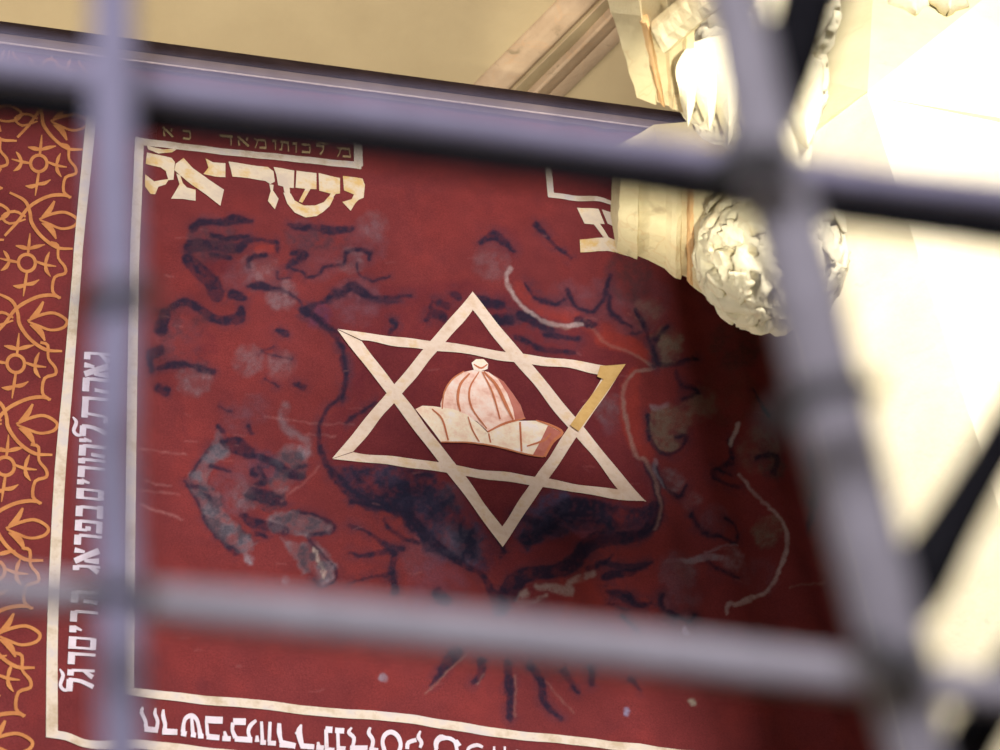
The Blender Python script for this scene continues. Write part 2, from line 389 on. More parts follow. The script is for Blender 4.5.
# upper right scrollwork
stroke('f', [(110, 175, 34), (170, 235, 36), (260, 255, 30), (350, 310, 40), (430, 345, 36)], BRIGHT, .6, 5)
for x, y, r, c_, a_ in ((320, 210, 60, VIO, .6), (230, 200, 50, VIO, .5), (400, 250, 60, VIO, .4), (490, 325, 44, OLIVE, .9), (440, 240, 40, OLIVE, .4), (60, 230, 50, DEEP, .6), (60, 60, 50, DEEP, .6), (30, 110, 50, GREY, .3), (390, 150, 70, (.07, .03, .035), .7)):
    spot('f', x, y, r, c_, a_)
for p in ([(120, 165, 9), (150, 205, 9), (200, 222, 9), (222, 208, 7)], [(232, 182, 12), (250, 220, 9), (300, 236, 9), (335, 195, 9), (342, 240, 9), (372, 270, 9), (395, 282, 6)],
          [(412, 232, 12), (442, 290, 9), (458, 340, 9), (462, 375, 12)], [(0, 215, 30), (60, 222, 20)], [(40, 262, 26), (80, 262, 22)], [(105, 250, 20), (150, 262, 26), (190, 290, 16)],
          [(262, 262, 22), (300, 272, 16)], [(150, 10, 14), (185, 50, 10), (240, 95, 9)], [(0, 60, 10), (40, 40, 22), (90, 80, 10)], [(330, 190, 12), (340, 150, 10)], [(170, 300, 10), (260, 310, 12)]):
    stroke('f', p)
stroke('f', [(80, 128, 12), (68, 150, 9), (90, 200, 8), (130, 240, 8), (200, 275, 9), (268, 270, 9)], (.36, .28, .28), .7, 1.6, .4)
# right scrollwork, with shadow by the capital and a fold's shade painted in
blob('d', [(130, 212), (180, 208), (235, 240), (214, 292), (192, 322), (150, 332), (120, 292), (114, 250)], OLIVE, .9, 5, .6)
for x, y, r, c_, a_ in ((165, 80, 34, OLIVE, .9), (180, 400, 34, GREY, .7), (230, 450, 22, GREY, .6), (285, 505, 40, VIO, .9), (420, 530, 40, OLIVE, .9), (200, 625, 55, VIO, .9), (210, 620, 30, GREY, .7), (330, 605, 30, LIGHT, .35),
                        (400, 640, 50, VIO, .5), (210, 690, 50, VIO, .7), (230, 230, 40, OLIVE, .4), (320, 190, 80, (.10, .035, .03), .5), (400, 330, 60, OLIVE, .5), (430, 370, 40, (.06, .04, .04), .7), (340, 60, 70, (.07, .03, .03), .7), (260, 210, 40, OLIVE, .5)):  # dark reddish spots near the top paint the shadow by the capital
    spot('d', x, y, r, c_, a_)
for p in ([(135, 60, 8), (150, 102, 11), (190, 112, 11), (242, 98, 8)], [(190, 130, 8), (200, 165, 9), (230, 175, 11), (242, 190, 8), (208, 202, 9)],
          [(120, 240, 10), (122, 290, 10), (150, 328, 10), (200, 322, 9), (214, 292, 8), (190, 290, 6)], [(135, 368, 9), (160, 416, 9), (200, 436, 9), (216, 412, 7)],
          [(230, 480, 9), (260, 530, 9), (300, 548, 9), (338, 562, 7), (342, 520, 7), (312, 500, 9)], [(325, 300, 12), (330, 350, 14), (300, 372, 9)], [(330, 385, 6), (282, 378, 9), (290, 402, 10), (350, 416, 9)],
          [(152, 685, 9), (158, 722, 9), (200, 748, 8), (240, 735, 7)], [(270, 600, 7), (300, 630, 7), (345, 650, 6)], [(0, 605, 7), (60, 615, 18), (130, 605, 6)], [(20, 678, 10), (60, 690, 18), (112, 706, 9)],
          [(390, 350, 10), (440, 345, 14), (430, 390, 12)], [(520, 330, 12), (540, 420, 20), (520, 520, 10)], [(165, 20, 8), (140, 45, 8)], [(380, 180, 8), (420, 240, 8)]):  # tall outer stroke paints the shade of a cloth fold
    stroke('d', p)
stroke('d', [(345, 258, 9), (335, 290, 7), (325, 312, 7)], (.45, .38, .36), .7, 1.4)
stroke('d', [(350, 385, 6), (400, 450, 6), (462, 532, 8), (456, 600, 9), (432, 662, 8), (392, 690, 8), (372, 700, 12), (340, 715, 8), (318, 712, 8), (318, 735, 6)], (.36, .30, .30), .75, 1.6, .3)
stroke('d', [(170, 605, 9), (210, 600, 10), (265, 590, 14), (300, 600, 10)], LIGHT, .5, 2); stroke('d', [(265, 578, 6), (300, 572, 6), (342, 566, 5)], LIGHT, .4, 2)
stroke('d', [(140, 352, 8), (135, 375, 8), (160, 420, 6)], LIGHT, .35, 2); stroke('d', [(470, 675, 4), (560, 655, 5)], TAN, .4, 2)
stroke('d', [(130, 215, 12), (170, 208, 10)], LIGHT, .35, 3)
# bottom tassel
for x, y, r, c_, a_ in ((220, 50, 70, (.05, .04, .075), .8), (300, 115, 50, (.13, .13, .19), .6), (590, 40, 70, (.06, .055, .11), .7), (200, 160, 60, VIO, .6), (250, 250, 90, (.13, .05, .075), .5), (640, 290, 80, BRIGHT, .5),
                        (930, 210, 50, VIO, .9), (940, 300, 50, VIO, .8), (430, 60, 60, DEEP, .5), (560, 290, 60, DEEP, .6)):
    spot('e', x, y, r, c_, a_)
for p in ([(0, 5, 12), (80, 20, 12), (160, 45, 26)], [(165, 20, 30), (172, 62, 34), (235, 122, 22), (312, 180, 18), (372, 215, 14), (402, 262, 22), (430, 310, 44)],
          [(870, 20, 24), (850, 82, 24), (780, 102, 26), (690, 112, 30), (655, 160, 38), (608, 198, 38), (540, 208, 34), (482, 225, 44), (452, 270, 50)],
          [(0, 72, 9), (60, 100, 9), (110, 135, 16), (150, 142, 16)], [(95, 60, 8), (120, 92, 11), (190, 125, 12)], [(0, 150, 9), (40, 162, 11), (120, 150, 16), (118, 200, 16), (128, 262, 18)],
          [(0, 238, 4), (60, 222, 9), (120, 210, 12)], [(680, 190, 12), (720, 182, 11), (752, 155, 6)], [(730, 218, 20), (790, 206, 20), (862, 180, 6)],
          [(750, 262, 16), (790, 264, 16), (820, 296, 13), (862, 290, 8)], [(740, 296, 9), (792, 312, 7)], [(780, 330, 9), (825, 372, 11)],
          [(300, 440, 32), (262, 490, 20), (230, 530, 7)], [(375, 465, 22), (372, 502, 18), (350, 528, 9)], [(450, 470, 20), (455, 540, 22), (455, 628, 14)],
          [(515, 470, 22), (545, 520, 20), (555, 580, 16), (602, 628, 10)], [(610, 490, 18), (652, 552, 8)], [(690, 480, 22), (692, 526, 12)], [(800, 510, 16), (832, 542, 8)],
          [(895, 270, 9), (900, 310, 9), (960, 348, 9), (985, 330, 6)], [(250, 270, 30), (270, 290, 30)], [(420, 100, 18), (440, 150, 12)], [(560, 90, 10), (600, 100, 12)]):
    stroke('e', p)
for p in ([(485, 285, 20), (500, 270, 20)], [(535, 248, 16), (580, 252, 18), (630, 262, 22), (628, 235, 14), (690, 210, 18)], [(490, 300, 12), (560, 275, 10)]):
    stroke('e', p, (.30, .25, .23), .6, 3, .8)
for p in ([(330, 445, 5), (270, 500, 5), (215, 555, 4)], [(380, 500, 4), (360, 530, 4)], [(472, 500, 4), (470, 620, 4)], [(560, 520, 3), (640, 610, 3)]):
    stroke('e', p, TAN, .4, 1.5)
for x, y, c_ in ((790, 606, (.22, .24, .38)), (978, 576, (.34, .32, .26)), (95, 510, (.22, .19, .24)), (955, 375, (.30, .2, .24))):
    spot('e', x, y, 13, c_, .85, 2, .3)
for poly in ([(100, 495), (220, 482), (350, 515), (400, 560), (460, 700), (430, 750), (330, 715), (285, 625), (170, 588), (110, 540)],
             [(560, 690), (640, 600), (720, 565), (850, 590), (930, 600), (900, 640), (800, 665), (690, 650), (600, 710)], [(440, 640), (500, 700), (540, 715), (520, 760), (440, 740)]):
    blob('c', poly, (.014, .014, .030), .9, 4, 1.0, NZ1)
    blob('c', poly, (.016, .016, .034), .6, 4, 1.0)
for poly in ([(340, 90), (375, 200), (300, 240), (300, 300), (350, 350), (360, 410), (480, 520), (440, 560), (390, 560), (330, 510), (250, 390), (215, 300), (290, 170)],
             [(480, 190), (640, 180), (660, 280), (580, 330), (470, 310)], [(420, 340), (580, 340), (580, 400), (520, 420), (430, 380)], [(520, 430), (620, 405), (740, 450), (720, 500), (600, 490)], [(590, 540), (690, 530), (760, 640), (700, 680), (640, 620)]):
    blob('b', poly, (.030, .026, .040), .75, 4, 1.0)
for poly in ([(220, 80), (450, 70), (420, 200), (250, 240), (210, 200)], [(80, 400), (220, 370), (300, 430), (280, 500), (120, 520)], [(80, 540), (300, 560), (310, 640), (100, 640)], [(560, 110), (820, 110), (800, 190), (600, 190)]):
    blob('a', poly, (.035, .022, .032), .55, 8, 1.0)
# small pale wear marks on the cloth
for k in range(70):
    x = rng.uniform(140, 800); y = rng.uniform(220, 700)
    stroke('p', [(x, y, 1.2), (x + rng.uniform(3, 14), y + rng.uniform(-1, 2), .8)], (.30, .12, .12), .35, 1.6, .5)

# ---- cloth mesh
STEP = .0033
nx = int((X1 - X0) / STEP); nz = int((ZT - ZB) / STEP)
gX, gZ = np.meshgrid(np.linspace(X0, X1, nx), np.linspace(ZB, ZT, nz))
gY = D + ripple(gX, gZ)
u, v = project(gX, np.full_like(gX, D), gZ)
uu = np.clip(u - CX0, 0, CW - 2.001); vv = np.clip(v - CY0, 0, CH - 2.001)
iu = uu.astype(int); iv = vv.astype(int); fu = (uu - iu)[..., None]; fv = (vv - iv)[..., None]
colr = (canvas[iv, iu] * (1 - fu) + canvas[iv, iu + 1] * fu) * (1 - fv) + (canvas[iv + 1, iu] * (1 - fu) + canvas[iv + 1, iu + 1] * fu) * fv
me = bpy.data.meshes.new('cloth')
N = nx * nz
me.vertices.add(N); me.vertices.foreach_set('co', np.stack([gX, gY, gZ], -1).reshape(-1))
idx = (np.arange(nz - 1)[:, None] * nx + np.arange(nx - 1)[None]).reshape(-1)
q = np.stack([idx, idx + 1, idx + 1 + nx, idx + nx], -1).reshape(-1)
nf = len(idx)
me.loops.add(nf * 4); me.loops.foreach_set('vertex_index', q.astype(np.int32))
me.polygons.add(nf); me.polygons.foreach_set('loop_start', (np.arange(nf) * 4).astype(np.int32))
me.polygons.foreach_set('use_smooth', np.ones(nf, bool))
ca = me.color_attributes.new('paint', 'FLOAT_COLOR', 'POINT')
ca.data.foreach_set('color', np.concatenate([colr.reshape(-1, 3), np.ones((N, 1))], 1).reshape(-1).astype(np.float32))
me.update(calc_edges=True)
BANNER = empty('banner', ((X0 + X1) / 2, D, ZB), 'large dark red painted cloth banner with a star, a hat and scrollwork', 'banner')
link('cloth', me, M_CLOTH, BANNER)

# ---- painted shapes with hard edges, each following the cloth
class Paint:
    def __init__(s, lift=.0022):
        s.v = []; s.f = []; s.lift = lift; s.k = 0
    def ribbon(s, pts, n=5, sm=True, ex=0.0):
        P = smooth(pts, n) if sm else []
        if not sm:
            for A, B in zip(pts[:-1], pts[1:]):
                m = max(2, int(math.hypot(B[0] - A[0], B[1] - A[1]) / 7))
                P += [tuple(np.array(A) + (np.array(B) - np.array(A)) * i / m) for i in range(m)]
            P.append(tuple(pts[-1]))
        elif len(P) == 2:
            A, B = P; m = max(2, int(math.hypot(B[0] - A[0], B[1] - A[1]) / 7))
            P = [tuple(np.array(A) + (np.array(B) - np.array(A)) * i / m) for i in range(m + 1)]
        s.k += 1; lift = s.lift + (s.k % 12) * .00004
        b0 = len(s.v)
        for i, p in enumerate(P):
            a = P[max(i - 1, 0)]; b = P[min(i + 1, len(P) - 1)]
            dx, dy = b[0] - a[0], b[1] - a[1]; l = math.hypot(dx, dy) or 1; nx_, ny_ = -dy / l, dx / l
            h = p[2] / 2
            s.v.append(cloth_pt(p[0] + nx_ * h, p[1] + ny_ * h, lift)); s.v.append(cloth_pt(p[0] - nx_ * h, p[1] - ny_ * h, lift))
        for i in range(len(P) - 1):
            a = b0 + 2 * i; s.f.append((a, a + 1, a + 3, a + 2))
    def poly(s, pts):
        s.k += 1; lift = s.lift + (s.k % 12) * .00004
        bm = bmesh.new()
        vs = [bm.verts.new((p[0], p[1], 0)) for p in pts]
        for t3 in tessellate_polygon([[Vector((p[0], p[1], 0)) for p in pts]]):
            try: bm.faces.new([vs[i] for i in t3])
            except ValueError: pass
        for _ in range(7):
            es = [e for e in bm.edges if e.calc_length() > 9]
            if not es: break
            bmesh.ops.subdivide_edges(bm, edges=es, cuts=1); bmesh.ops.triangulate(bm, faces=bm.faces)
        b0 = len(s.v); bm.verts.index_update()
        for v_ in bm.verts: s.v.append(cloth_pt(v_.co.x, v_.co.y, lift))
        for f in bm.faces: s.f.append(tuple(b0 + v_.index for v_ in f.verts))
        bm.free()
    def build(s, name, mat, label=None, parent=None):
        me = bpy.data.meshes.new(name); me.from_pydata([tuple(v) for v in s.v], [], s.f); me.update()
        bm = bmesh.new(); bm.from_mesh(me)
        for f in bm.faces:
            if f.normal.y > 0: f.normal_flip()
        bm.to_mesh(me); bm.free()
        o = link(name, me, mat, parent or BANNER)
        if label: o['label'] = label
        return o

# border lines
for pts, lab in (([(93, 100, 10), (87, 160, 10), (79, 240, 9), (76, 280, 9), (68, 380, 10), (60, 470, 11), (55, 560, 11), (52, 640, 11), (51.5, 738, 12)], 'pale outer line down the left side'),
            ([(139.5, 138, 9), (137, 200, 9.5), (134.5, 260, 9.5), (132, 400, 10), (130, 560, 10), (129, 690, 10)], 'pale inner line down the left side'),
            ([(46, 735, 8), (66, 738, 8), (89, 746, 8), (130, 745, 9), (160, 747, 9), (200, 751, 9), (260, 757, 9), (340, 768, 9), (500, 790, 9), (700, 815, 9)], 'pale outer line along the bottom'),
            ([(125, 692, 7), (140, 693.6, 8), (194, 699, 9), (250, 703, 9), (290, 708, 9), (360, 715, 9), (408, 719.5, 9), (440, 725, 9), (490, 733.6, 9), (546, 739, 8.5), (588, 743, 8.5), (658, 750, 8), (800, 768, 8)], 'pale inner line along the bottom'),
            ([(135, 140, 7), (147, 142, 7), (190, 147, 6.5), (232, 152, 6.5), (301, 160, 6.5), (340, 165, 6.5), (361, 167.5, 7)], 'pale line under the small lettering')):
    P_ = Paint(); P_.ribbon(pts); P_.build('border_line', M_LINE, lab)
P_ = Paint(); P_.ribbon([(357.5, 142, 8), (358, 168, 9)]); P_.build('border_line', M_LINE)
P_ = Paint()
cr5 = lambda pts: [(520 + p[0] * .1467, 160 + p[1] * .1467) + ((p[2] * .1467,) if len(p) > 2 else ()) for p in pts]
P_.ribbon(cr5([(185, -20, 44), (200, 90, 44), (213, 240, 44)])); P_.ribbon(cr5([(195, 232, 34), (300, 240, 36), (430, 266, 34), (560, 282, 32), (700, 295, 30), (1000, 330, 30)]))
P_.build('border_line', M_LINE, 'pale angular line beside the stone capital')

# large letters, top left and top right
LT = Paint()
c8 = lambda pts: [(140 + p[0] * .23, 120 + p[1] * .23) + ((p[2] * .23,) if len(p) > 2 else ()) for p in pts]
for pg in ([(880, 250), (965, 262), (976, 290), (970, 345), (948, 355), (932, 372), (914, 402), (878, 362), (918, 352), (928, 332), (885, 312)],
           [(775, 235), (868, 258), (868, 325), (850, 326), (830, 352), (815, 345), (828, 325), (778, 312)],
           [(680, 222), (766, 236), (766, 306), (740, 304), (705, 362), (690, 356), (718, 302), (676, 296)],
           [(580, 206), (670, 222), (668, 298), (650, 296), (652, 326), (630, 330), (622, 292), (600, 286), (592, 240)],
           [(622, 318), (655, 322), (672, 352), (712, 374), (760, 376), (798, 362), (818, 338), (842, 342), (824, 378), (796, 404), (766, 422), (720, 426), (672, 404), (640, 366)],
           [(385, 178), (480, 195), (555, 205), (580, 225), (586, 270), (566, 280), (545, 265), (470, 252), (402, 244), (396, 215)],
           [(562, 280), (580, 284), (578, 308), (602, 345), (586, 390), (556, 352), (568, 310)],
           [(190, 163), (230, 208), (300, 258), (366, 300), (350, 370), (290, 325), (220, 276), (150, 218), (155, 190)],
           [(285, 166), (318, 182), (372, 185), (372, 246), (330, 244), (276, 234), (298, 206)],
           [(158, 232), (176, 240), (186, 272), (205, 292), (242, 302), (242, 350), (188, 342), (135, 342), (160, 300), (172, 278)],
           [(30, 110), (100, 128), (165, 122), (140, 140), (80, 146), (35, 126)],
           [(30, 140), (138, 164), (152, 182), (146, 258), (124, 262), (112, 222), (90, 206), (25, 190)],
           [(22, 235), (62, 266), (126, 256), (112, 280), (80, 290), (66, 322), (46, 320), (22, 288)]):
    LT.poly(c8(pg))
LT.build('lettering', M_LETTER, 'large cream Hebrew letters at the upper left')
LT = Paint()
for pg in ([(390, 320), (530, 348), (572, 450), (540, 448), (600, 540), (650, 548), (1000, 590), (1000, 660), (650, 636), (415, 622), (410, 535), (565, 542), (500, 448), (440, 432)],
           [(552, 350), (670, 362), (760, 380), (760, 470), (660, 460), (592, 442)]):
    LT.poly(cr5(pg))
LT.build('lettering', M_LETTER, 'large cream letter cut off by the stone capital')

# Hebrew letter shapes in a unit cell, x to the right, y up: strokes of (x, y, width)
G = {
 'lamed': (.62, [[(.95, 1.30, .05), (.70, 1.16, .14), (.30, 1.24, .13), (.10, 1.10, .12), (.12, .95, .12)], [(.06, .90, .24), (.56, .90, .24)], [(.54, .95, .14), (.50, .5, .14), (.30, .02, .18)]]),
 'yod': (.34, [[(.05, .88, .26), (.30, .88, .26)], [(.26, .85, .14), (.14, .55, .08)]]),
 'he': (.66, [[(.04, .88, .26), (.60, .88, .26)], [(.56, .88, .13), (.58, .02, .13)], [(.14, .55, .13), (.10, .02, .13)]]),
 'vav': (.30, [[(.04, .88, .26), (.26, .88, .26)], [(.22, .88, .12), (.22, .0, .09)]]),
 'dalet': (.60, [[(.02, .88, .26), (.58, .88, .26)], [(.50, .95, .12), (.52, .0, .10)]]),
 'resh': (.58, [[(.04, .88, .26), (.52, .88, .26)], [(.50, .84, .12), (.50, .0, .10)]]),
 'mem_final': (.66, [[(.04, .88, .28), (.62, .88, .28)], [(.10, .85, .09), (.10, .10, .09)], [(.56, .85, .09), (.56, .10, .09)], [(.06, .11, .22), (.60, .11, .22)]]),
 'bet': (.66, [[(.04, .88, .26), (.56, .88, .26)], [(.52, .85, .11), (.52, .15, .11)], [(.0, .11, .22), (.66, .11, .22)]]),
 'pe': (.66, [[(.04, .88, .26), (.58, .88, .26)], [(.54, .85, .11), (.54, .15, .11)], [(.0, .11, .22), (.60, .11, .22)], [(.10, .86, .10), (.10, .55, .10)], [(.08, .52, .20), (.30, .52, .20)]]),
 'alef': (.70, [[(.06, .95, .22), (.62, .08, .22)], [(.56, .98, .20), (.50, .60, .10)], [(.10, .60, .10), (.14, .05, .22)]]),
 'gimel': (.46, [[(.08, .88, .24), (.36, .88, .24)], [(.32, .85, .10), (.36, .0, .10)], [(.32, .40, .10), (.06, .06, .20)]]),
 'kaf': (.60, [[(.04, .88, .22), (.48, .88, .22)], [(.50, .85, .12), (.50, .15, .12)], [(.04, .12, .22), (.50, .12, .22)]]),
 'mem': (.74, [[(.05, .95, .14), (.20, .70, .10), (.08, .0, .12)], [(.20, .86, .24), (.60, .86, .24)], [(.60, .84, .12), (.64, .10, .12)], [(.30, .10, .22), (.66, .10, .22)]]),
 'tav': (.72, [[(.10, .88, .24), (.66, .88, .24)], [(.62, .86, .12), (.64, .0, .12)], [(.22, .86, .10), (.18, .12, .10)], [(.02, .08, .18), (.20, .08, .18)]]),
}
def place_letter(P, g, o, ex, ey, lim=None):
    """o: pixel of the letter's lower left, ex: pixel vector of one unit to the right of the letter, ey: upwards"""
    wd, st = G[g]
    sc = (math.hypot(*ey))
    for s_ in st:
        pts = []
        horiz = abs(s_[0][1] - s_[-1][1]) < .05
        for x, y, w_ in s_:
            pts.append((o[0] + ex[0] * x + ey[0] * y, o[1] + ex[1] * x + ey[1] * y, w_ * sc * 1.0))
        P.ribbon(pts, 3, sm=len(pts) > 2)

# lettering running down the left band: letter tops point left
LV = Paint()
def vert(g, ya, yb, hgt=27):
    wd = G[g][0]; xt = 65.5 + (697 - (ya + yb) / 2) * .0525
    ey = (-hgt, -1.8); ux = (yb - ya) / wd
    ex = (ux * .06, -ux)
    P = (xt + hgt, yb + 1.0)
    place_letter(LV, g, P, ex, ey)
for g, a, b in (('gimel', 352, 364), ('alef', 365, 378), ('he', 379, 395), ('tav', 397, 424), ('lamed', 427, 440), ('yod', 440.5, 445.5), ('he', 446.5, 459), ('vav', 460, 467), ('dalet', 468, 480), ('yod', 481, 488), ('mem_final', 490, 502),
                ('bet', 506.5, 519.5), ('pe', 521, 534), ('resh', 536, 548), ('alef', 549.5, 565), ('gimel', 566, 574), ('he', 592, 606), ('resh', 612, 625), ('yod', 627, 636), ('mem_final', 638, 652), ('dalet', 654, 667), ('gimel', 669.5, 679.5), ('lamed', 680, 695)):
    vert(g, a, b)
LV.build('lettering', M_WHITE, 'small white Hebrew lettering running down the left band')

# lettering along the bottom band, upside down, traced
LB = Paint()
ca_ = lambda pts: [(130 + p[0] * .16, 680 + p[1] * .16, p[2] * .16) for p in pts]
cb_ = lambda pts: [(280 + p[0] * .16, 690 + p[1] * .16, p[2] * .16) for p in pts]
cc_ = lambda pts: [(420 + p[0] * .28, 700 + p[1] * .28, p[2] * .28) for p in pts]
for s_ in ([(80, 175, 14), (72, 210, 24), (95, 260, 24), (100, 305, 26)], [(90, 312, 36), (175, 318, 34)], [(160, 180, 12), (155, 215, 22), (172, 260, 22), (166, 310, 24)],
           [(208, 188, 14), (206, 230, 26), (218, 280, 24), (215, 320, 26)], [(200, 326, 40), (295, 330, 36)],
           [(330, 330, 30), (335, 275, 22), (350, 240, 26), (385, 224, 30), (415, 245, 26), (430, 290, 24), (440, 345, 32)], [(385, 240, 18), (392, 330, 26)], [(318, 336, 34), (352, 342, 34)], [(380, 342, 32), (412, 346, 32)], [(425, 350, 30), (460, 350, 30)],
           [(470, 245, 44), (580, 250, 44)], [(478, 250, 20), (486, 345, 22)], [(480, 350, 36), (560, 358, 34)], [(590, 318, 16), (600, 350, 24)], [(578, 362, 34), (630, 366, 32)],
           [(645, 258, 42), (725, 258, 42)], [(645, 265, 26), (640, 310, 22), (660, 360, 30)], [(655, 366, 34), (765, 372, 36)], [(790, 250, 18), (755, 280, 26), (740, 320, 22), (752, 365, 22)], [(795, 345, 16), (795, 385, 30)],
           [(822, 258, 18), (828, 385, 22)], [(815, 388, 30), (850, 390, 30)], [(875, 262, 20), (870, 385, 22)], [(862, 392, 30), (912, 396, 30)], [(930, 270, 18), (930, 330, 24), (950, 395, 24)], [(935, 402, 36), (1030, 408, 34)]):
    LB.ribbon(ca_(s_), 3)
for s_ in ([(0, 210, 14), (5, 330, 22)], [(0, 328, 36), (98, 348, 36)], [(135, 212, 12), (120, 262, 40), (140, 350, 26)], [(130, 345, 34), (215, 352, 32)], [(95, 268, 12), (125, 265, 22)], [(238, 322, 16), (245, 355, 26)], [(228, 356, 30), (275, 360, 30)],
           [(285, 245, 40), (328, 248, 40)], [(288, 245, 22), (292, 360, 26)], [(280, 368, 30), (340, 376, 30)], [(345, 250, 34), (402, 254, 34)], [(362, 260, 20), (365, 360, 22)], [(355, 362, 30), (410, 366, 30)],
           [(448, 235, 12), (430, 265, 24), (462, 300, 24), (455, 350, 20)], [(438, 362, 32), (545, 368, 32)], [(562, 240, 16), (552, 275, 24), (578, 320, 24), (570, 380, 24)], [(555, 378, 30), (610, 386, 30)],
           [(650, 385, 28), (638, 330, 24), (655, 285, 28), (695, 268, 30), (735, 295, 28), (752, 345, 24), (742, 390, 26)], [(792, 375, 24), (800, 335, 26), (850, 318, 26)], [(875, 262, 12), (862, 300, 24), (882, 335, 24), (872, 368, 18)],
           [(975, 375, 26), (972, 330, 26), (1000, 300, 30), (1030, 310, 30)]):
    LB.ribbon(cb_(s_), 3)
for s_ in ([(55, 190, 12), (62, 150, 14), (95, 140, 14), (122, 155, 13), (130, 190, 12)], [(128, 148, 6), (140, 170, 12)], [(165, 200, 10), (172, 178, 12), (200, 168, 14), (222, 175, 10)], [(262, 172, 8), (262, 210, 10)], [(300, 172, 8), (300, 215, 10)],
           [(340, 190, 14), (380, 195, 14)], [(350, 195, 10), (352, 240, 10)], [(430, 205, 12), (470, 210, 12)]):
    LB.ribbon(cc_(s_), 3)
LB.build('lettering', M_WHITE, 'white Hebrew lettering along the bottom band')

# small dim lettering above the top line
LD = Paint()
for g, a, b in (('mem', 850, 922), ('lamed', 762, 802), ('kaf', 700, 745), ('vav', 660, 685), ('tav', 604, 650), ('vav', 572, 594), ('mem', 494, 556), ('alef', 420, 480), ('dalet', 345, 405), ('kaf', 185, 225), ('alef', 95, 150)):
    wd = G[g][0]; ux = (b - a) / wd * .23
    yb_ = 120 + (178 - (922 - a) * .125) * .23 - 1
    place_letter(LD, g, (140 + a * .23, yb_), (ux, ux * .125), (0, -10))
LD.build('lettering', M_DIMLET, 'small dim gold Hebrew lettering along the top')

# star
def tri_frame(P, A, B, C_, w_):
    pts = [np.array(A, float), np.array(B, float), np.array(C_, float)]
    inn = []
    cen = sum(pts) / 3
    def edge(a, b):
        d = (b - a) / np.linalg.norm(b - a); n_ = np.array((-d[1], d[0]))
        if np.dot(cen - a, n_) < 0: n_ = -n_
        return a + n_ * (w_ * (.78 if abs(d[1]) < abs(d[0]) * .5 else 1.04)), d
    for i in range(3):
        a0, d0 = edge(pts[i - 1], pts[i]); a1, d1 = edge(pts[i], pts[(i + 1) % 3])
        k = np.linalg.solve(np.array([d0, -d1]).T, a1 - a0)
        inn.append(a0 + d0 * k[0])
    return pts, inn
def strips(P, pts, inn, sel):
    for i in sel:
        j = (i + 1) % 3; a, b, c_, d = pts[i], pts[j], inn[j], inn[i]
        m = 34; b0 = len(P.v)
        for k in range(m + 1):
            t_ = k / m; w1 = .8 * math.sin(k * .45 + i) + .5 * math.sin(k * .9)
            P.v.append(cloth_pt(*(a + (b - a) * t_ + (0, w1 * .6)), P.lift)); P.v.append(cloth_pt(*(d + (c_ - d) * t_ + (0, w1)), P.lift))
        for k in range(m): P.f.append((b0 + 2 * k, b0 + 2 * k + 1, b0 + 2 * k + 3, b0 + 2 * k + 2))
S1 = Paint(.003); p1, i1 = tri_frame(S1, (472, 293), (332, 459), (646, 502), 11.5); strips(S1, p1, i1, (0, 1, 2))
S1.build('star', M_STAR, 'cream upright triangle of the six-pointed star')
S2 = Paint(.0036); p2, i2 = tri_frame(S2, (337, 331), (502, 548), (624, 367), 11.5); strips(S2, p2, i2, (0, 1, 2))
S2.build('star', M_STAR, 'cream inverted triangle of the six-pointed star')
S3 = Paint(.0085)
S3.poly([(624.5, 367), (578, 433), (569.5, 426.5), (603, 379.5), (597, 377), (600, 366)])
S3.build('star_gilding', M_GOLD, 'gold-toned right corner of the star')

# pointed hat inside the star
cH = lambda pts: [(300 + p[0] * .38, 280 + p[1] * .38) + ((p[2] * .38,) if len(p) > 2 else ()) for p in pts]
H = Paint(.0026); H.poly(cH([(370, 345), (368, 330), (378, 300), (398, 268), (428, 246), (460, 238), (495, 245), (520, 262), (545, 300), (560, 340), (566, 372), (540, 378), (515, 388), (496, 404), (466, 376), (420, 355)]))
H.build('hat_crown', M_PINK, 'pink domed crown of the hat')
H = Paint(.0026); H.poly(cH([(505, 250), (535, 268), (560, 300), (580, 330), (592, 366), (566, 372), (560, 340), (545, 300), (520, 262)]))
H.build('hat_shade', M_DIMPINK, 'faded rust side of the crown')
H = Paint(.0042); H.poly(cH([(450, 222), (462, 212), (482, 212), (494, 224), (492, 238), (474, 244), (456, 240)])); H.build('hat_knob', M_BRIM, 'small cream knob on top of the hat')
H = Paint(.0032); H.poly(cH([(302, 345), (320, 336), (350, 337), (400, 344), (440, 360), (470, 382), (492, 404), (530, 382), (570, 372), (620, 372), (655, 382), (690, 402), (668, 422), (650, 448), (640, 468), (600, 462), (540, 446), (480, 436), (420, 430), (370, 432), (350, 405), (330, 380)]))
H.build('hat_brim', M_BRIM, 'cream wavy brim of the hat')
H = Paint(.0040); H.poly(cH([(652, 384), (690, 402), (668, 424), (650, 448), (640, 468), (612, 462), (630, 430)])); H.build('hat_shade', M_DIMPINK, 'faded rust end of the brim')
H = Paint(.0046)
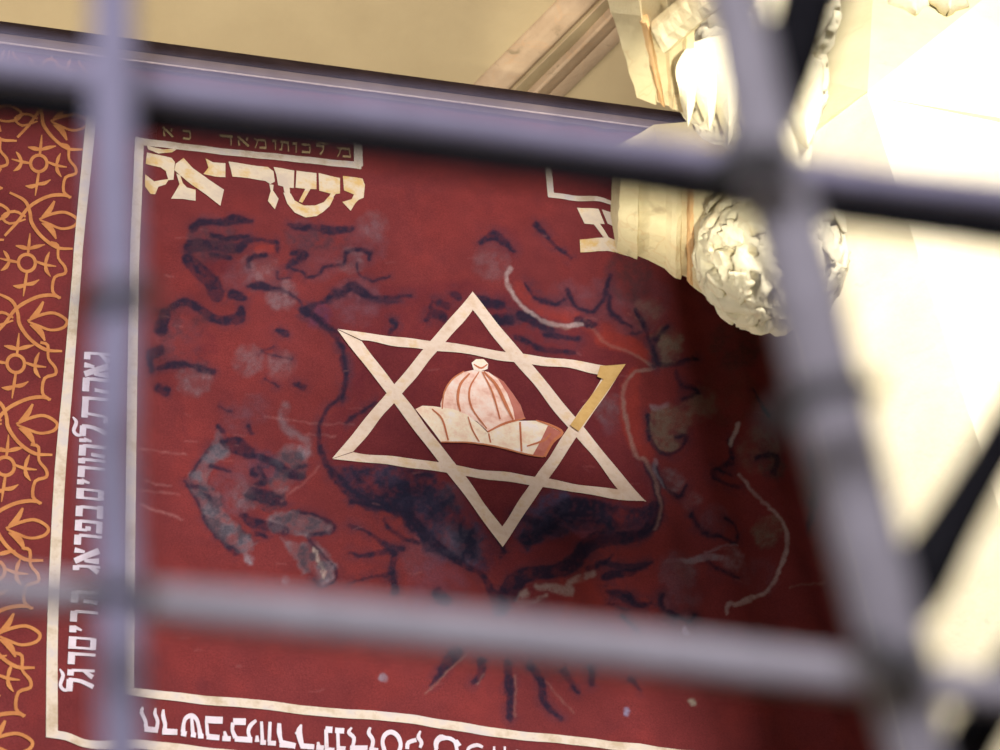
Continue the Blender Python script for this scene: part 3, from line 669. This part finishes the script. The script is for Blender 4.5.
for s_ in ([(445, 250, 4), (420, 280, 7), (413, 320, 7), (420, 352, 4)], [(470, 245, 3), (445, 290, 5), (450, 340, 5), (490, 395, 3)], [(482, 245, 4), (515, 280, 8), (540, 330, 9), (560, 370, 4)], [(478, 246, 3), (505, 300, 5), (525, 370, 4)],
           [(372, 345, 3), (378, 300, 4), (400, 266, 4), (430, 245, 3)], [(456, 226, 3), (475, 236, 5), (492, 226, 3)], [(492, 404, 4), (540, 380, 6), (592, 366, 3)], [(578, 376, 5), (582, 454, 5)], [(620, 372, 3), (660, 384, 6), (690, 402, 7), (664, 428, 8), (642, 468, 7)],
           [(345, 345, 3), (372, 372, 5), (388, 428, 4)], [(440, 365, 3), (452, 400, 4), (470, 430, 3)], [(495, 408, 4), (500, 432, 4)], [(596, 440, 3), (640, 425, 6), (660, 405, 4)], [(370, 432, 3), (480, 436, 4), (600, 462, 4), (640, 468, 4)]):
    H.ribbon(cH(s_), 4)
H.build('hat_outline', M_REDLINE, 'rust-red drawn lines on the hat')

# orange tracery down the left edge
OT = Paint(.0018)
def OTr(p, n=3): OT.ribbon([(a, b, c * .85) for a, b, c in p], n)
def motif(cx, cy, k, fl=1):
    q_ = lambda pts: [(cx + fl * (p[0] - 58) * .2667 * k, cy + (p[1] - 305) * .2667 * k, p[2] * .2667 * k) for p in pts]
    OT.ribbon([(cx + 8.8 * k * math.cos(a_ * math.pi / 9), cy + 8.8 * k * math.sin(a_ * math.pi / 9), 3.4 * k) for a_ in range(19)], 2)
    for s_ in ([(62, 272, 10), (66, 235, 14), (70, 190, 5)], [(14, 240, 5), (40, 245, 20), (66, 250, 12)], [(66, 250, 12), (95, 242, 18), (128, 234, 4)],
               [(95, 300, 10), (130, 312, 14), (172, 318, 5)], [(130, 308, 12), (136, 285, 16), (146, 262, 4)], [(130, 314, 12), (134, 335, 18), (150, 358, 4)],
               [(58, 340, 10), (52, 380, 14), (44, 435, 5)], [(52, 388, 12), (80, 385, 18), (106, 370, 4)], [(52, 390, 12), (28, 398, 20), (4, 396, 4)],
               [(22, 304, 10), (-6, 300, 14), (-52, 290, 5)], [(-10, 300, 12), (-22, 275, 16), (-34, 260, 4)], [(-10, 302, 12), (-24, 325, 18), (-44, 338, 4)]):
        OTr(q_(s_), 3)
    OTr(q_([(150, 225, 12), (178, 236, 14), (180, 285, 12), (205, 318, 14), (206, 345, 14), (166, 360, 14), (158, 415, 14), (186, 442, 14)]), 3)
    OTr(q_([(-110, 225, 10), (-120, 285, 10), (-96, 330, 12), (-130, 372, 12), (-120, 440, 10)]), 3)
    OTr(q_([(190, 440, 10), (150, 430, 16), (90, 440, 16), (20, 480, 16), (-30, 545, 14), (-80, 600, 12)]), 4)
    OTr(q_([(-60, 425, 10), (0, 455, 16), (22, 500, 16), (30, 545, 18), (70, 600, 16), (130, 642, 16), (195, 648, 10)]), 4)
    OTr(q_([(60, 530, 10), (110, 508, 14), (165, 500, 14), (212, 528, 14), (200, 556, 14), (150, 566, 12), (100, 548, 12), (62, 532, 8)]), 4)
    OTr(q_([(70, 520, 6), (100, 495, 24), (122, 455, 10)]), 3); OTr(q_([(70, 545, 6), (108, 570, 28), (128, 608, 8)]), 3)
    OTr(q_([(5, 520, 10), (-40, 500, 14), (-90, 520, 12), (-60, 550, 12), (5, 530, 8)]), 3)
for r_ in range(-1, 6):
    cy = 165 + 98.5 * r_ + 1.6 * r_ * r_ * .5; cx = 38.5 - 12.2 * r_ + .35 * r_ * r_
    if r_ == -1: cy, cx = 69, 50
    k = .93 + .035 * r_
    motif(cx, cy, k); 
    motif(cx - 74 * k, cy - 8, k)
OT.build('tracery_border', M_ORANGE, 'orange interlaced flower tracery down the left edge')

# ------------------------------------------------------------------ rail above the banner
def beam(name, pa, pb, prof, mat, parent):
    """prof: (dy, dz) offsets around the line pa-pb"""
    bm = bmesh.new(); r0 = [bm.verts.new(pa + Vector((0, dy, dz))) for dy, dz in prof]; r1 = [bm.verts.new(pb + Vector((0, dy, dz))) for dy, dz in prof]
    n_ = len(prof)
    for i in range(n_): bm.faces.new((r0[i], r0[(i + 1) % n_], r1[(i + 1) % n_], r1[i]))
    bm.faces.new(r0); bm.faces.new(r1[::-1])
    return from_bm(name, bm, mat, parent)
YR = D - .03
ra, rb = on_y(-140, 13, YR), on_y(830, 142, YR)
zr = ra.z; rb_ = Vector((rb.x, YR, rb.z))
RAIL = empty('wooden_rail', (0, YR, ra.z), 'long dark brown wooden rail across the top holding the red banner', 'rail')
beam('rail_board', ra, rb_, [(-.02, -.028), (-.026, .0), (-.02, .022), (.015, .022), (.015, -.028)], M_RAIL, RAIL)
dn = Vector((0, 0, -.029))
beam('lower_batten', ra + dn, rb_ + dn, [(-.012, -.030), (-.016, 0), (.015, 0), (.015, -.030)], M_RAIL2, RAIL)['label'] = 'lighter lower batten for the lit underside of the rail'
bm = bmesh.new()
for i in range(0, 60):
    pass
def tube(name, pts, rad, mat, parent=None, seg=16, prof=None):
    P = smooth([(p[0], p[1], p[2], r) for p, r in zip(pts, rad)], 10) if len(pts) > 2 else [(*p, r) for p, r in zip(pts, rad)]
    bm = bmesh.new(); rings = []
    for i, p in enumerate(P):
        a = Vector(P[max(i - 1, 0)][:3]); b = Vector(P[min(i + 1, len(P) - 1)][:3]); d = (b - a).normalized()
        s_ = d.cross(FWD).normalized(); t_ = s_.cross(d)
        rings.append([bm.verts.new(Vector(p[:3]) + (s_ * math.cos(k * 2 * math.pi / seg) + t_ * math.sin(k * 2 * math.pi / seg)) * p[3]) for k in range(seg)])
    for r0, r1 in zip(rings[:-1], rings[1:]):
        for k in range(seg): bm.faces.new((r0[k], r0[(k + 1) % seg], r1[(k + 1) % seg], r1[k]))
    bm.faces.new(rings[0]); bm.faces.new(rings[-1][::-1])
    return from_bm(name, bm, mat, parent, True)
dn2 = Vector((0, -.012, -.062))
tube('cord', [ra + dn2, ra.lerp(rb_, .3) + dn2 + Vector((0, 0, -.004)), ra.lerp(rb_, .6) + dn2, rb_ + dn2], [.003] * 4, M_CORD, RAIL)['label'] = 'pale cord under the rail'

# ------------------------------------------------------------------ vault and rib behind
def patch(name, fn, nu, nv, mat, kind='structure', parent=None):
    vs = []; fs = []
    for j in range(nv + 1):
        for i in range(nu + 1): vs.append(fn(i / nu, j / nv))
    for j in range(nv):
        for i in range(nu):
            a = j * (nu + 1) + i; fs.append((a, a + 1, a + nu + 2, a + nu + 1))
    o = mesh(name, vs, fs, mat, parent, True)
    if kind: o['kind'] = kind
    sm = o.modifiers.new('thickness', 'SOLIDIFY'); sm.thickness = .12; sm.offset = 1 if False else -1
    return o
RIB = [(225, 330), (370, 190), (475, 85), (565, -5), (675, -120), (875, -330)]
RIBD = [8.25, 8.05, 7.9, 7.75, 7.6, 7.4]
def ribpt(t_):
    t_ = t_ * (len(RIB) - 1); i = min(int(t_), len(RIB) - 2); f = t_ - i
    return (RIB[i][0] + (RIB[i + 1][0] - RIB[i][0]) * f, RIB[i][1] + (RIB[i + 1][1] - RIB[i][1]) * f, RIBD[i] + (RIBD[i + 1] - RIBD[i]) * f)
def webl(s_, t_):
    x, y, d = ribpt(t_)
    k = s_ * 1100
    return at(x + 20 - k, y + 20 - k * .35, d + .18 - .9 * s_ + .8 * s_ * s_ )
def webr(s_, t_):
    x, y, d = ribpt(t_)
    k = s_ * 1000
    return at(x + 20 + k, y + 20 + k * .5, d + .18 + .75 * s_)
patch('ceiling', webl, 30, 30, M_VAULT); patch('ceiling', webr, 24, 30, M_VAULT)
def ribsurf():
    prof = [(-58, .22), (-44, .10), (-30, .09), (-22, .03), (-16, .06), (-6, .07), (-2, .0), (12, -.02), (26, .0), (30, .07), (40, .08), (48, .05), (58, .13), (62, .24)]
    def fn(s_, t_):
        x, y, d = ribpt(t_)
        q_ = s_ * (len(prof) - 1); i = min(int(q_), len(prof) - 2); f = q_ - i
        off = prof[i][0] + (prof[i + 1][0] - prof[i][0]) * f; dd = prof[i][1] + (prof[i + 1][1] - prof[i][1]) * f
        return at(x + off * .72, y + off * .69, d + dd)
    return patch('trim_1', fn, 52, 40, M_RIB)
ribsurf()

# ------------------------------------------------------------------ pillar
ZC = CAM.z + ray(650, 200).z * 4.9            # underside of the capitals' slabs
def pil(px, py, y): return on_y(px, py, y)
YP = D - 1.10
# plan of the shaft, anchored on the visible arrises
e_l = on_y(800, 335, YP + .22); e_m = on_y(905, 230, YP - .02)
xl, xm = e_l.x, e_m.x
plan = [(xl, YP + .24), (xm, YP - .04), (xm + .46, YP - .02), (xm + .75, YP + .25), (xm + .75, YP + .60), (xm + .60, YP + .70), (xm + .25, YP + .60), (xl + .20, YP + .40)]
ztop = on_y(860, 90, YP).z
bm = bmesh.new()
ztip = on_y(862, 92, YP - .04).z
def ring(z, exp=0.0, dd=(0, 0)):
    cx_ = sum(p[0] for p in plan) / len(plan); cy_ = sum(p[1] for p in plan) / len(plan)
    return [bm.verts.new((p[0] + (p[0] - cx_) * exp + dd[0], p[1] + (p[1] - cy_) * exp + dd[1], z)) for p in plan]
rs = [ring(-.2 + i * (ztip + .2) / 14) for i in range(15)]
for a, b in zip(rs[:-1], rs[1:]):
    n_ = len(a)
    for i in range(n_): bm.faces.new((a[i], a[(i + 1) % n_], b[(i + 1) % n_], b[i]))
bm.faces.new(rs[0]); bm.faces.new(rs[-1])
PIL = empty('stone_pillar', (xm + .4, YP + .2, 0), 'tall pale stone pillar in glaring light at the right', 'pillar')
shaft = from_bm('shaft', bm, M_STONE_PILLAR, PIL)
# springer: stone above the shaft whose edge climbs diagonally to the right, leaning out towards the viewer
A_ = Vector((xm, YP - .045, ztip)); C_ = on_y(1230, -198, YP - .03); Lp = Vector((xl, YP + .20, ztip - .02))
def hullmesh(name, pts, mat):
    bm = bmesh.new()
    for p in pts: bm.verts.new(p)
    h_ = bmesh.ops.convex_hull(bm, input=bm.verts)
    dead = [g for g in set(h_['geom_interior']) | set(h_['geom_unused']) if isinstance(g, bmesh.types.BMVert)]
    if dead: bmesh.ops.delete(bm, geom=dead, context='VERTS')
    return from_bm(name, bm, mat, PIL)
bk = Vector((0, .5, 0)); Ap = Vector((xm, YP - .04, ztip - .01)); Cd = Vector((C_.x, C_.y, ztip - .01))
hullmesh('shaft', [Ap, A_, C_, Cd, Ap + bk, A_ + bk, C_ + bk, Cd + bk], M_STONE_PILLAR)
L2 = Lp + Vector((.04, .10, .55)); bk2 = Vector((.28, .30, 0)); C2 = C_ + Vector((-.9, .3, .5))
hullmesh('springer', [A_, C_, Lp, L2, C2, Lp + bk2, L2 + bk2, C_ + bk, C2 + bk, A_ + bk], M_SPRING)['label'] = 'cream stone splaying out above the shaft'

# ------------------------------------------------------------------ capitals
def slab(name, farA, farB, nearA, nearB, z, prof, top, mat, parent, cham=0):
    """profile run along depth: far edge farA-farB, near edge nearA-nearB (pixels on the plane z)"""
    fa, fb, na, nb = (on_z(*p, z) for p in (farA, farB, nearA, nearB))
    bm = bmesh.new(); rows = []
    K = 14
    for k in range(K + 1):
        s_ = k / K; a = fa.lerp(na, s_); b = fb.lerp(nb, s_)
        a = a.lerp(b, max(0, s_ - .8) * cham)
        row = [bm.verts.new(a + Vector((0, 0, top)))]
        for t_, dz in prof:
            row.append(bm.verts.new(a.lerp(b, t_) + Vector((0, 0, dz)) + Vector((random.uniform(-1, 1), random.uniform(-1, 1), random.uniform(-1, 1))) * .0016))
        row.append(bm.verts.new(b + Vector((0, 0, top)))); rows.append(row)
    n_ = len(rows[0])
    for r0, r1 in zip(rows[:-1], rows[1:]):
        for i in range(n_): bm.faces.new((r0[i], r0[(i + 1) % n_], r1[(i + 1) % n_], r1[i]))
    bm.faces.new(rows[0]); bm.faces.new(rows[-1][::-1])
    return from_bm(name, bm, mat, parent)

def carved_ball(name, c, r, mat, parent, seed=0.0):
    bm = bmesh.new()
    for v_ in bmesh.ops.create_icosphere(bm, subdivisions=6, radius=1.0)['verts']:
        n_ = v_.co.normalized(); q_ = n_ * 3.1 + Vector((seed, seed * 2, 0))
        k = 1 + .04 * mnoise.noise(q_ * 1.3) + .025 * abs(mnoise.noise(q_ * 2.6)) + .004 * mnoise.noise(q_ * 9)
        h = mnoise.noise(q_ * 1.9 + Vector((5, 1, 2)))
        hole = min(1, max(0, (h - .20) * 9)) * (.6 + .4 * min(1, max(0, mnoise.noise(q_ * 6) * 4 + .5)))
        lobe = 1 - abs(math.sin(6.5 * math.atan2(n_.y, n_.x) + 2.5 * n_.z)) ** 4 * .05
        k = k * lobe - .30 * hole
        v_.co = Vector(c) + Vector((n_.x * r[0], n_.y * r[1], n_.z * r[2])) * k
    return from_bm(name, bm, mat, parent, True)

def leaf(bm, base, d, nrm, L, W, curl=.4, fold=.25, lobes=4, th=.12, nu=8, nv=12):
    d = d.normalized(); s_ = d.cross(nrm).normalized(); nrm = s_.cross(d).normalized()
    G_ = []
    for side in (0, 1):
        g = []
        for j in range(nv + 1):
            v_ = j / nv; row = []
            env = math.sin(math.pi * min(1, .18 + v_ * .82)) ** .7 * (1 - .25 * v_)
            env = max(env, .03) * (1 + .22 * math.cos(v_ * lobes * 2 * math.pi) * (1 if v_ < .95 else 0))
            for i in range(nu + 1):
                u_ = i / nu * 2 - 1
                h = curl * L * (v_ ** 2) * .9 - fold * W * abs(u_) ** 1.5 + .10 * W * math.cos(u_ * math.pi * 3) * (1 - v_)
                p = base + d * (L * (v_ - .15 * curl * v_ ** 3)) + s_ * (u_ * W * .5 * env) + nrm * (h - side * th * W * (1 - .5 * abs(u_)))
                p += nrm * (mnoise.noise(p * 30) * .06 * W)
                row.append(bm.verts.new(p))
            g.append(row)
        G_.append(g)
    for side in (0, 1):
        g = G_[side]
        for j in range(nv):
            for i in range(nu):
                f = (g[j][i], g[j][i + 1], g[j + 1][i + 1], g[j + 1][i])
                bm.faces.new(f if side == 0 else f[::-1])
    a, b = G_
    for j in range(nv):
        bm.faces.new((a[j][0], a[j + 1][0], b[j + 1][0], b[j][0])); bm.faces.new((a[j][nu], b[j][nu], b[j + 1][nu], a[j + 1][nu]))
    for i in range(nu):
        bm.faces.new((a[nv][i], a[nv][i + 1], b[nv][i + 1], b[nv][i])); bm.faces.new((a[0][i], b[0][i], b[0][i + 1], a[0][i + 1]))
def body(bm, c, r, n=4, amp=.12, sc=9):
    g = bmesh.ops.create_icosphere(bm, subdivisions=n, radius=1.0)['verts']
    for v_ in g:
        n_ = v_.co.normalized()
        k = 1 + amp * mnoise.fractal(n_ * sc / 3 + Vector(c), 1, 2, 4)
        v_.co = Vector(c) + Vector((n_.x * r[0], n_.y * r[1], n_.z * r[2])) * k

# lower (farther) capital
CA = empty('carved_capital', on_z(690, 230, ZC), 'cream stone capital with clustered carved foliage, hanging lowest over the red banner', 'capital', )
profA = [(0, 0), (.12, -.003), (.13, .010), (.20, .013), (.30, .008), (.33, -.004), (.36, -.010), (.39, -.006), (.40, .008), (.44, .008), (.45, -.010), (.50, -.02), (.56, -.03), (.62, -.03), (1, -.02)]
slab('abacus', (617, 250), (775, 318), (621, 163), (775, 150), ZC, profA, .115, M_STONE, CA, 1.3)
fa = on_z(617, 250, ZC); 
gr = slab('moulding', (687, 279), (694.5, 282.5), (688, 160), (694, 160), ZC, [(0, -.004), (.25, -.014), (.75, -.014), (1, -.004)], .02, M_GROOVE, CA)
gr['label'] = 'roll moulding with the groove shade in ochre'
cA = at(772, 252, 4.86)
toC = (CAM - cA).normalized()
carved_ball('bell', cA + Vector((0, .01, .0)), (.162, .162, .178), M_FOLIAGE, CA, 1.7)
bm = bmesh.new(); rl = random.Random(5)
for k in range(34):
    z_ = -1 + 2 * (k + .5) / 34; ph = k * 2.399963
    n_ = Vector((math.sqrt(1 - z_ * z_) * math.cos(ph), math.sqrt(1 - z_ * z_) * math.sin(ph), z_))
    if n_.dot(toC) < -.35: continue
    R_ = .160 + rl.uniform(-.003, .005)
    p = cA + Vector((n_.x * R_, n_.y * R_, n_.z * R_ * 1.12))
    dd = (Vector((rl.uniform(-.7, .7), rl.uniform(-.7, .7), -1)) - n_ * Vector((0, 0, -1)).dot(n_)).normalized()
    dd = (dd - n_ * dd.dot(n_)).normalized()
    leaf(bm, p - dd * .02, dd, n_, rl.uniform(.05, .09), rl.uniform(.045, .07), rl.uniform(-.1, .06), rl.uniform(.05, .15), rl.choice((2, 3, 3, 4)), .2, 6, 10)
from_bm('foliage', bm, M_FOLIAGE, CA, True)

# upper (nearer) capital
CB = empty('carved_capital', on_z(660, 60, ZC), 'cream stone capital with long pointed leaves, at the top edge, above the other capital', 'capital')
profB = [(0, 0), (.36, -.004), (.38, .010), (.62, .012), (.68, .004), (.72, .008), (.86, .006), (.90, -.008), (1, -.008)]
slab('abacus', (637, 97), (690, 118), (583, -80), (700, -90), ZC, profB, .02, M_STONE, CB)
g2 = slab('moulding', (659, 100), (665, 104), (640, 20), (648, 17), ZC, [(0, -.004), (.3, -.014), (.7, -.014), (1, -.004)], .02, M_GROOVE, CB); g2['label'] = 'roll moulding with the groove shade in ochre'
slab('moulding', (652, 28), (668, 46), (722, -30), (735, -12), ZC - .02, [(0, -.01), (.2, -.04), (.5, -.05), (.8, -.035), (.82, -.01), (1, -.01)], .02, M_STONE, CB)
cB = at(755, 95, 4.72)
bm = bmesh.new(); bm.free(); carved_ball('bell', at(752, 82, 4.84), (.165, .15, .15), M_FOLIAGE, CB, 4.2); carved_ball('bell', at(770, 15, 4.86), (.15, .14, .13), M_FOLIAGE, CB, 8.1)
tc = (CAM - cB).normalized()
def pxleaf(bm, a, b, W, d0, d1, **kw):
    A = at(*a, d0); B = at(*b, d1); d = B - A
    leaf(bm, A, d, -FWD - d.normalized() * d.normalized().dot(-FWD), d.length, W, **kw)
def fan(top, bot, d0, tips, notch, th=.035):
    bm = bmesh.new(); n_ = len(bot); nv = 12; S_ = []
    for side in (0, 1):
        g = []
        for j in range(nv + 1):
            v_ = j / nv; row = []
            for i in range(n_):
                f = i / (n_ - 1) * (len(top) - 1); k = min(int(f), len(top) - 2); f -= k
                tx = top[k][0] + (top[k + 1][0] - top[k][0]) * f; ty = top[k][1] + (top[k + 1][1] - top[k][1]) * f
                bow = math.sin(v_ * math.pi) * (i / (n_ - 1) - .5) * 16
                d = d0 + ((tips if i % 2 == 0 else notch) - d0) * min(1, v_ * 1.15) - .025 * math.sin(v_ * math.pi) + side * th
                row.append(bm.verts.new(at(tx + (bot[i][0] - tx) * v_ + bow, ty + (bot[i][1] - ty) * v_, d)))
            g.append(row)
        S_.append(g)
    for side in (0, 1):
        g = S_[side]
        for j in range(nv):
            for i in range(n_ - 1): bm.faces.new((g[j][i], g[j][i + 1], g[j + 1][i + 1], g[j + 1][i]))
    a, b = S_
    for j in range(nv):
        for e in (0, n_ - 1): bm.faces.new((a[j][e], a[j + 1][e], b[j + 1][e], b[j][e]))
    for i in range(n_ - 1):
        for e in (0, nv): bm.faces.new((a[e][i], a[e][i + 1], b[e][i + 1], b[e][i]))
    return from_bm('leaf', bm, M_FOLIAGE, CB)
fan([(690, 44), (706, 38), (730, 34)], [(679, 88), (681, 104), (688, 127), (696, 101), (709, 131), (716, 112), (728, 146), (738, 118), (747, 130)], 4.66, 4.575, 4.61)
for spec in (
             ((772, 50), (768, 125), .09, 4.62, 4.6, dict(curl=.12, fold=.15)), ((800, 55), (808, 150), .08, 4.62, 4.62, dict(curl=.10, fold=.3, lobes=0)), ((786, 100), (802, 192), .08, 4.64, 4.62, dict(curl=.1, fold=.3, lobes=0)),
             ((770, -12), (776, 42), .09, 4.66, 4.62, dict(curl=.2)), ((758, 120), (775, 192), .08, 4.66, 4.63, dict(curl=.12, lobes=3))):
    bm = bmesh.new(); pxleaf(bm, spec[0], spec[1], spec[2], spec[3], spec[4], **spec[5])
    from_bm('leaf', bm, M_FOLIAGE, CB, True)

# carved leaf on the springer at the top edge
bm = bmesh.new()
dl = (on_y(915, -10, YP) - CAM).length
pxleaf(bm, (905, -42), (915, 22), .17, dl - .02, dl - .12, curl=.25, fold=.3, lobes=3); pxleaf(bm, (955, -45), (946, 18), .14, dl - .02, dl - .12, curl=.25, fold=.3, lobes=3)
from_bm('carved_leaf', bm, M_FOLIAGE, PIL, True)

# ------------------------------------------------------------------ iron grille close to the camera
gl = at_plane(500, 375, .66)
GR = empty('iron_grille', gl, 'blurred grey iron grille of crossing rods close in front of everything', 'grille')
def rod(pts, rpx, dep, mat, label=None, name='rod', ddep=None):
    P = [at_plane(x, y, dep + (ddep[i] if ddep else 0)) for i, (x, y) in enumerate(pts)]
    R_ = [(r if not isinstance(rpx, (int, float)) else rpx) / F * dep for r in (rpx if not isinstance(rpx, (int, float)) else [rpx] * len(pts))]
    o = tube(name, P, R_, mat, GR, 20)
    if label: o['label'] = label
    return o
rod([(-90, 48), (0, 61), (110, 78), (250, 97), (400, 114), (600, 141), (745, 160), (870, 178), (1000, 193), (1090, 204)], [18, 18, 17, 16, 16, 15, 15, 14, 14, 14], .675, M_IRON, 'upper horizontal rod')
rod([(-90, 88), (0, 98), (110, 112), (250, 129), (400, 147), (600, 173), (720, 190), (870, 210), (1000, 228), (1090, 240)], [24, 24, 23, 22, 20, 20, 21, 22, 22, 22], .70, M_BLACK, 'black rod added as the shaded underside of the upper rod')  # extra rod whose black colour paints the upper rod's shaded underside
rod([(-90, 579), (0, 588), (110, 598), (250, 611), (500, 636), (700, 658), (880, 678), (1000, 691), (1090, 700)], [17, 17, 18, 21, 22, 22, 21, 18, 18], .675, M_IRON2, 'lower horizontal rod')
rod([(112, -90), (113, 0), (113, 150), (117, 290), (112, 450), (118, 590), (122, 750), (123, 840)], [22, 22, 24, 23, 23, 23, 23, 23], .65, M_IRON, 'left upright rod')
rod([(716, -90), (732, -10), (748, 70), (767, 160), (797, 260), (823, 370), (851, 480), (884, 610), (905, 700), (918, 760), (935, 840)], [30, 30, 31, 34, 36, 37, 37, 36, 34, 31, 31], .65, M_IRON2, 'right upright rod')
rod([(835, -90), (812, -10), (795, 50), (768, 110), (738, 155)], [34, 34, 33, 34, 20], .70, M_BLACK, 'black diagonal rod at the top')
rod([(1060, 340), (1005, 435), (955, 520), (915, 585), (880, 632)], [22, 24, 27, 33, 22], .70, M_BLACK, 'black diagonal rod at the right')
rod([(1060, 610), (1005, 690), (975, 738), (930, 820)], [26, 26, 27, 27], .70, M_BLACK, 'black diagonal rod at the lower right corner')
rod([(80, 318), (95, 302), (118, 294), (142, 297), (156, 302)], [10, 15, 12, 15, 10], .60, M_OLIVE, 'wire binding around the left upright', 'binding')
rod([(772, 436), (788, 410), (812, 394), (845, 386), (880, 390)], [10, 14, 12, 12, 10], .62, M_OLIVE, 'wire binding around the right upright', 'binding')
rod([(705, 178), (735, 165), (770, 158), (795, 165)], [10, 16, 16, 10], .63, M_OLIVE, 'wire binding at the upper right crossing', 'binding')
rod([(862, 640), (885, 655), (905, 668), (930, 650)], [8, 14, 14, 8], .63, M_OLIVE, 'wire binding at the lower right crossing', 'binding')
rod([(70, 600), (95, 594), (125, 592), (150, 600)], [5, 10, 10, 5], .62, M_OLIVE, 'wire binding at the lower left crossing', 'binding')

# ------------------------------------------------------------------ floor and far wall
t = NT('worn_stone_floor'); t.col(t.ramp(t.noise(3, 6), [(.3, (.16, .13, .10)), (.7, (.24, .20, .15))])); t.rough(.7); M_FLOOR = t.m
def box(name, a, b, mat):
    (x0, y0, z0), (x1, y1, z1) = a, b
    o = mesh(name, [(x, y, z) for x in (x0, x1) for y in (y0, y1) for z in (z0, z1)],
             [(0, 1, 3, 2), (4, 6, 7, 5), (0, 4, 5, 1), (2, 3, 7, 6), (0, 2, 6, 4), (1, 5, 7, 3)], mat)
    o['kind'] = 'structure'; return o
box('floor', (-5, -3, -.2), (5, 6.6, 0), M_FLOOR)
box('wall_back', (-5, 6.3, 0), (5, 6.6, 6.6), M_VAULT)
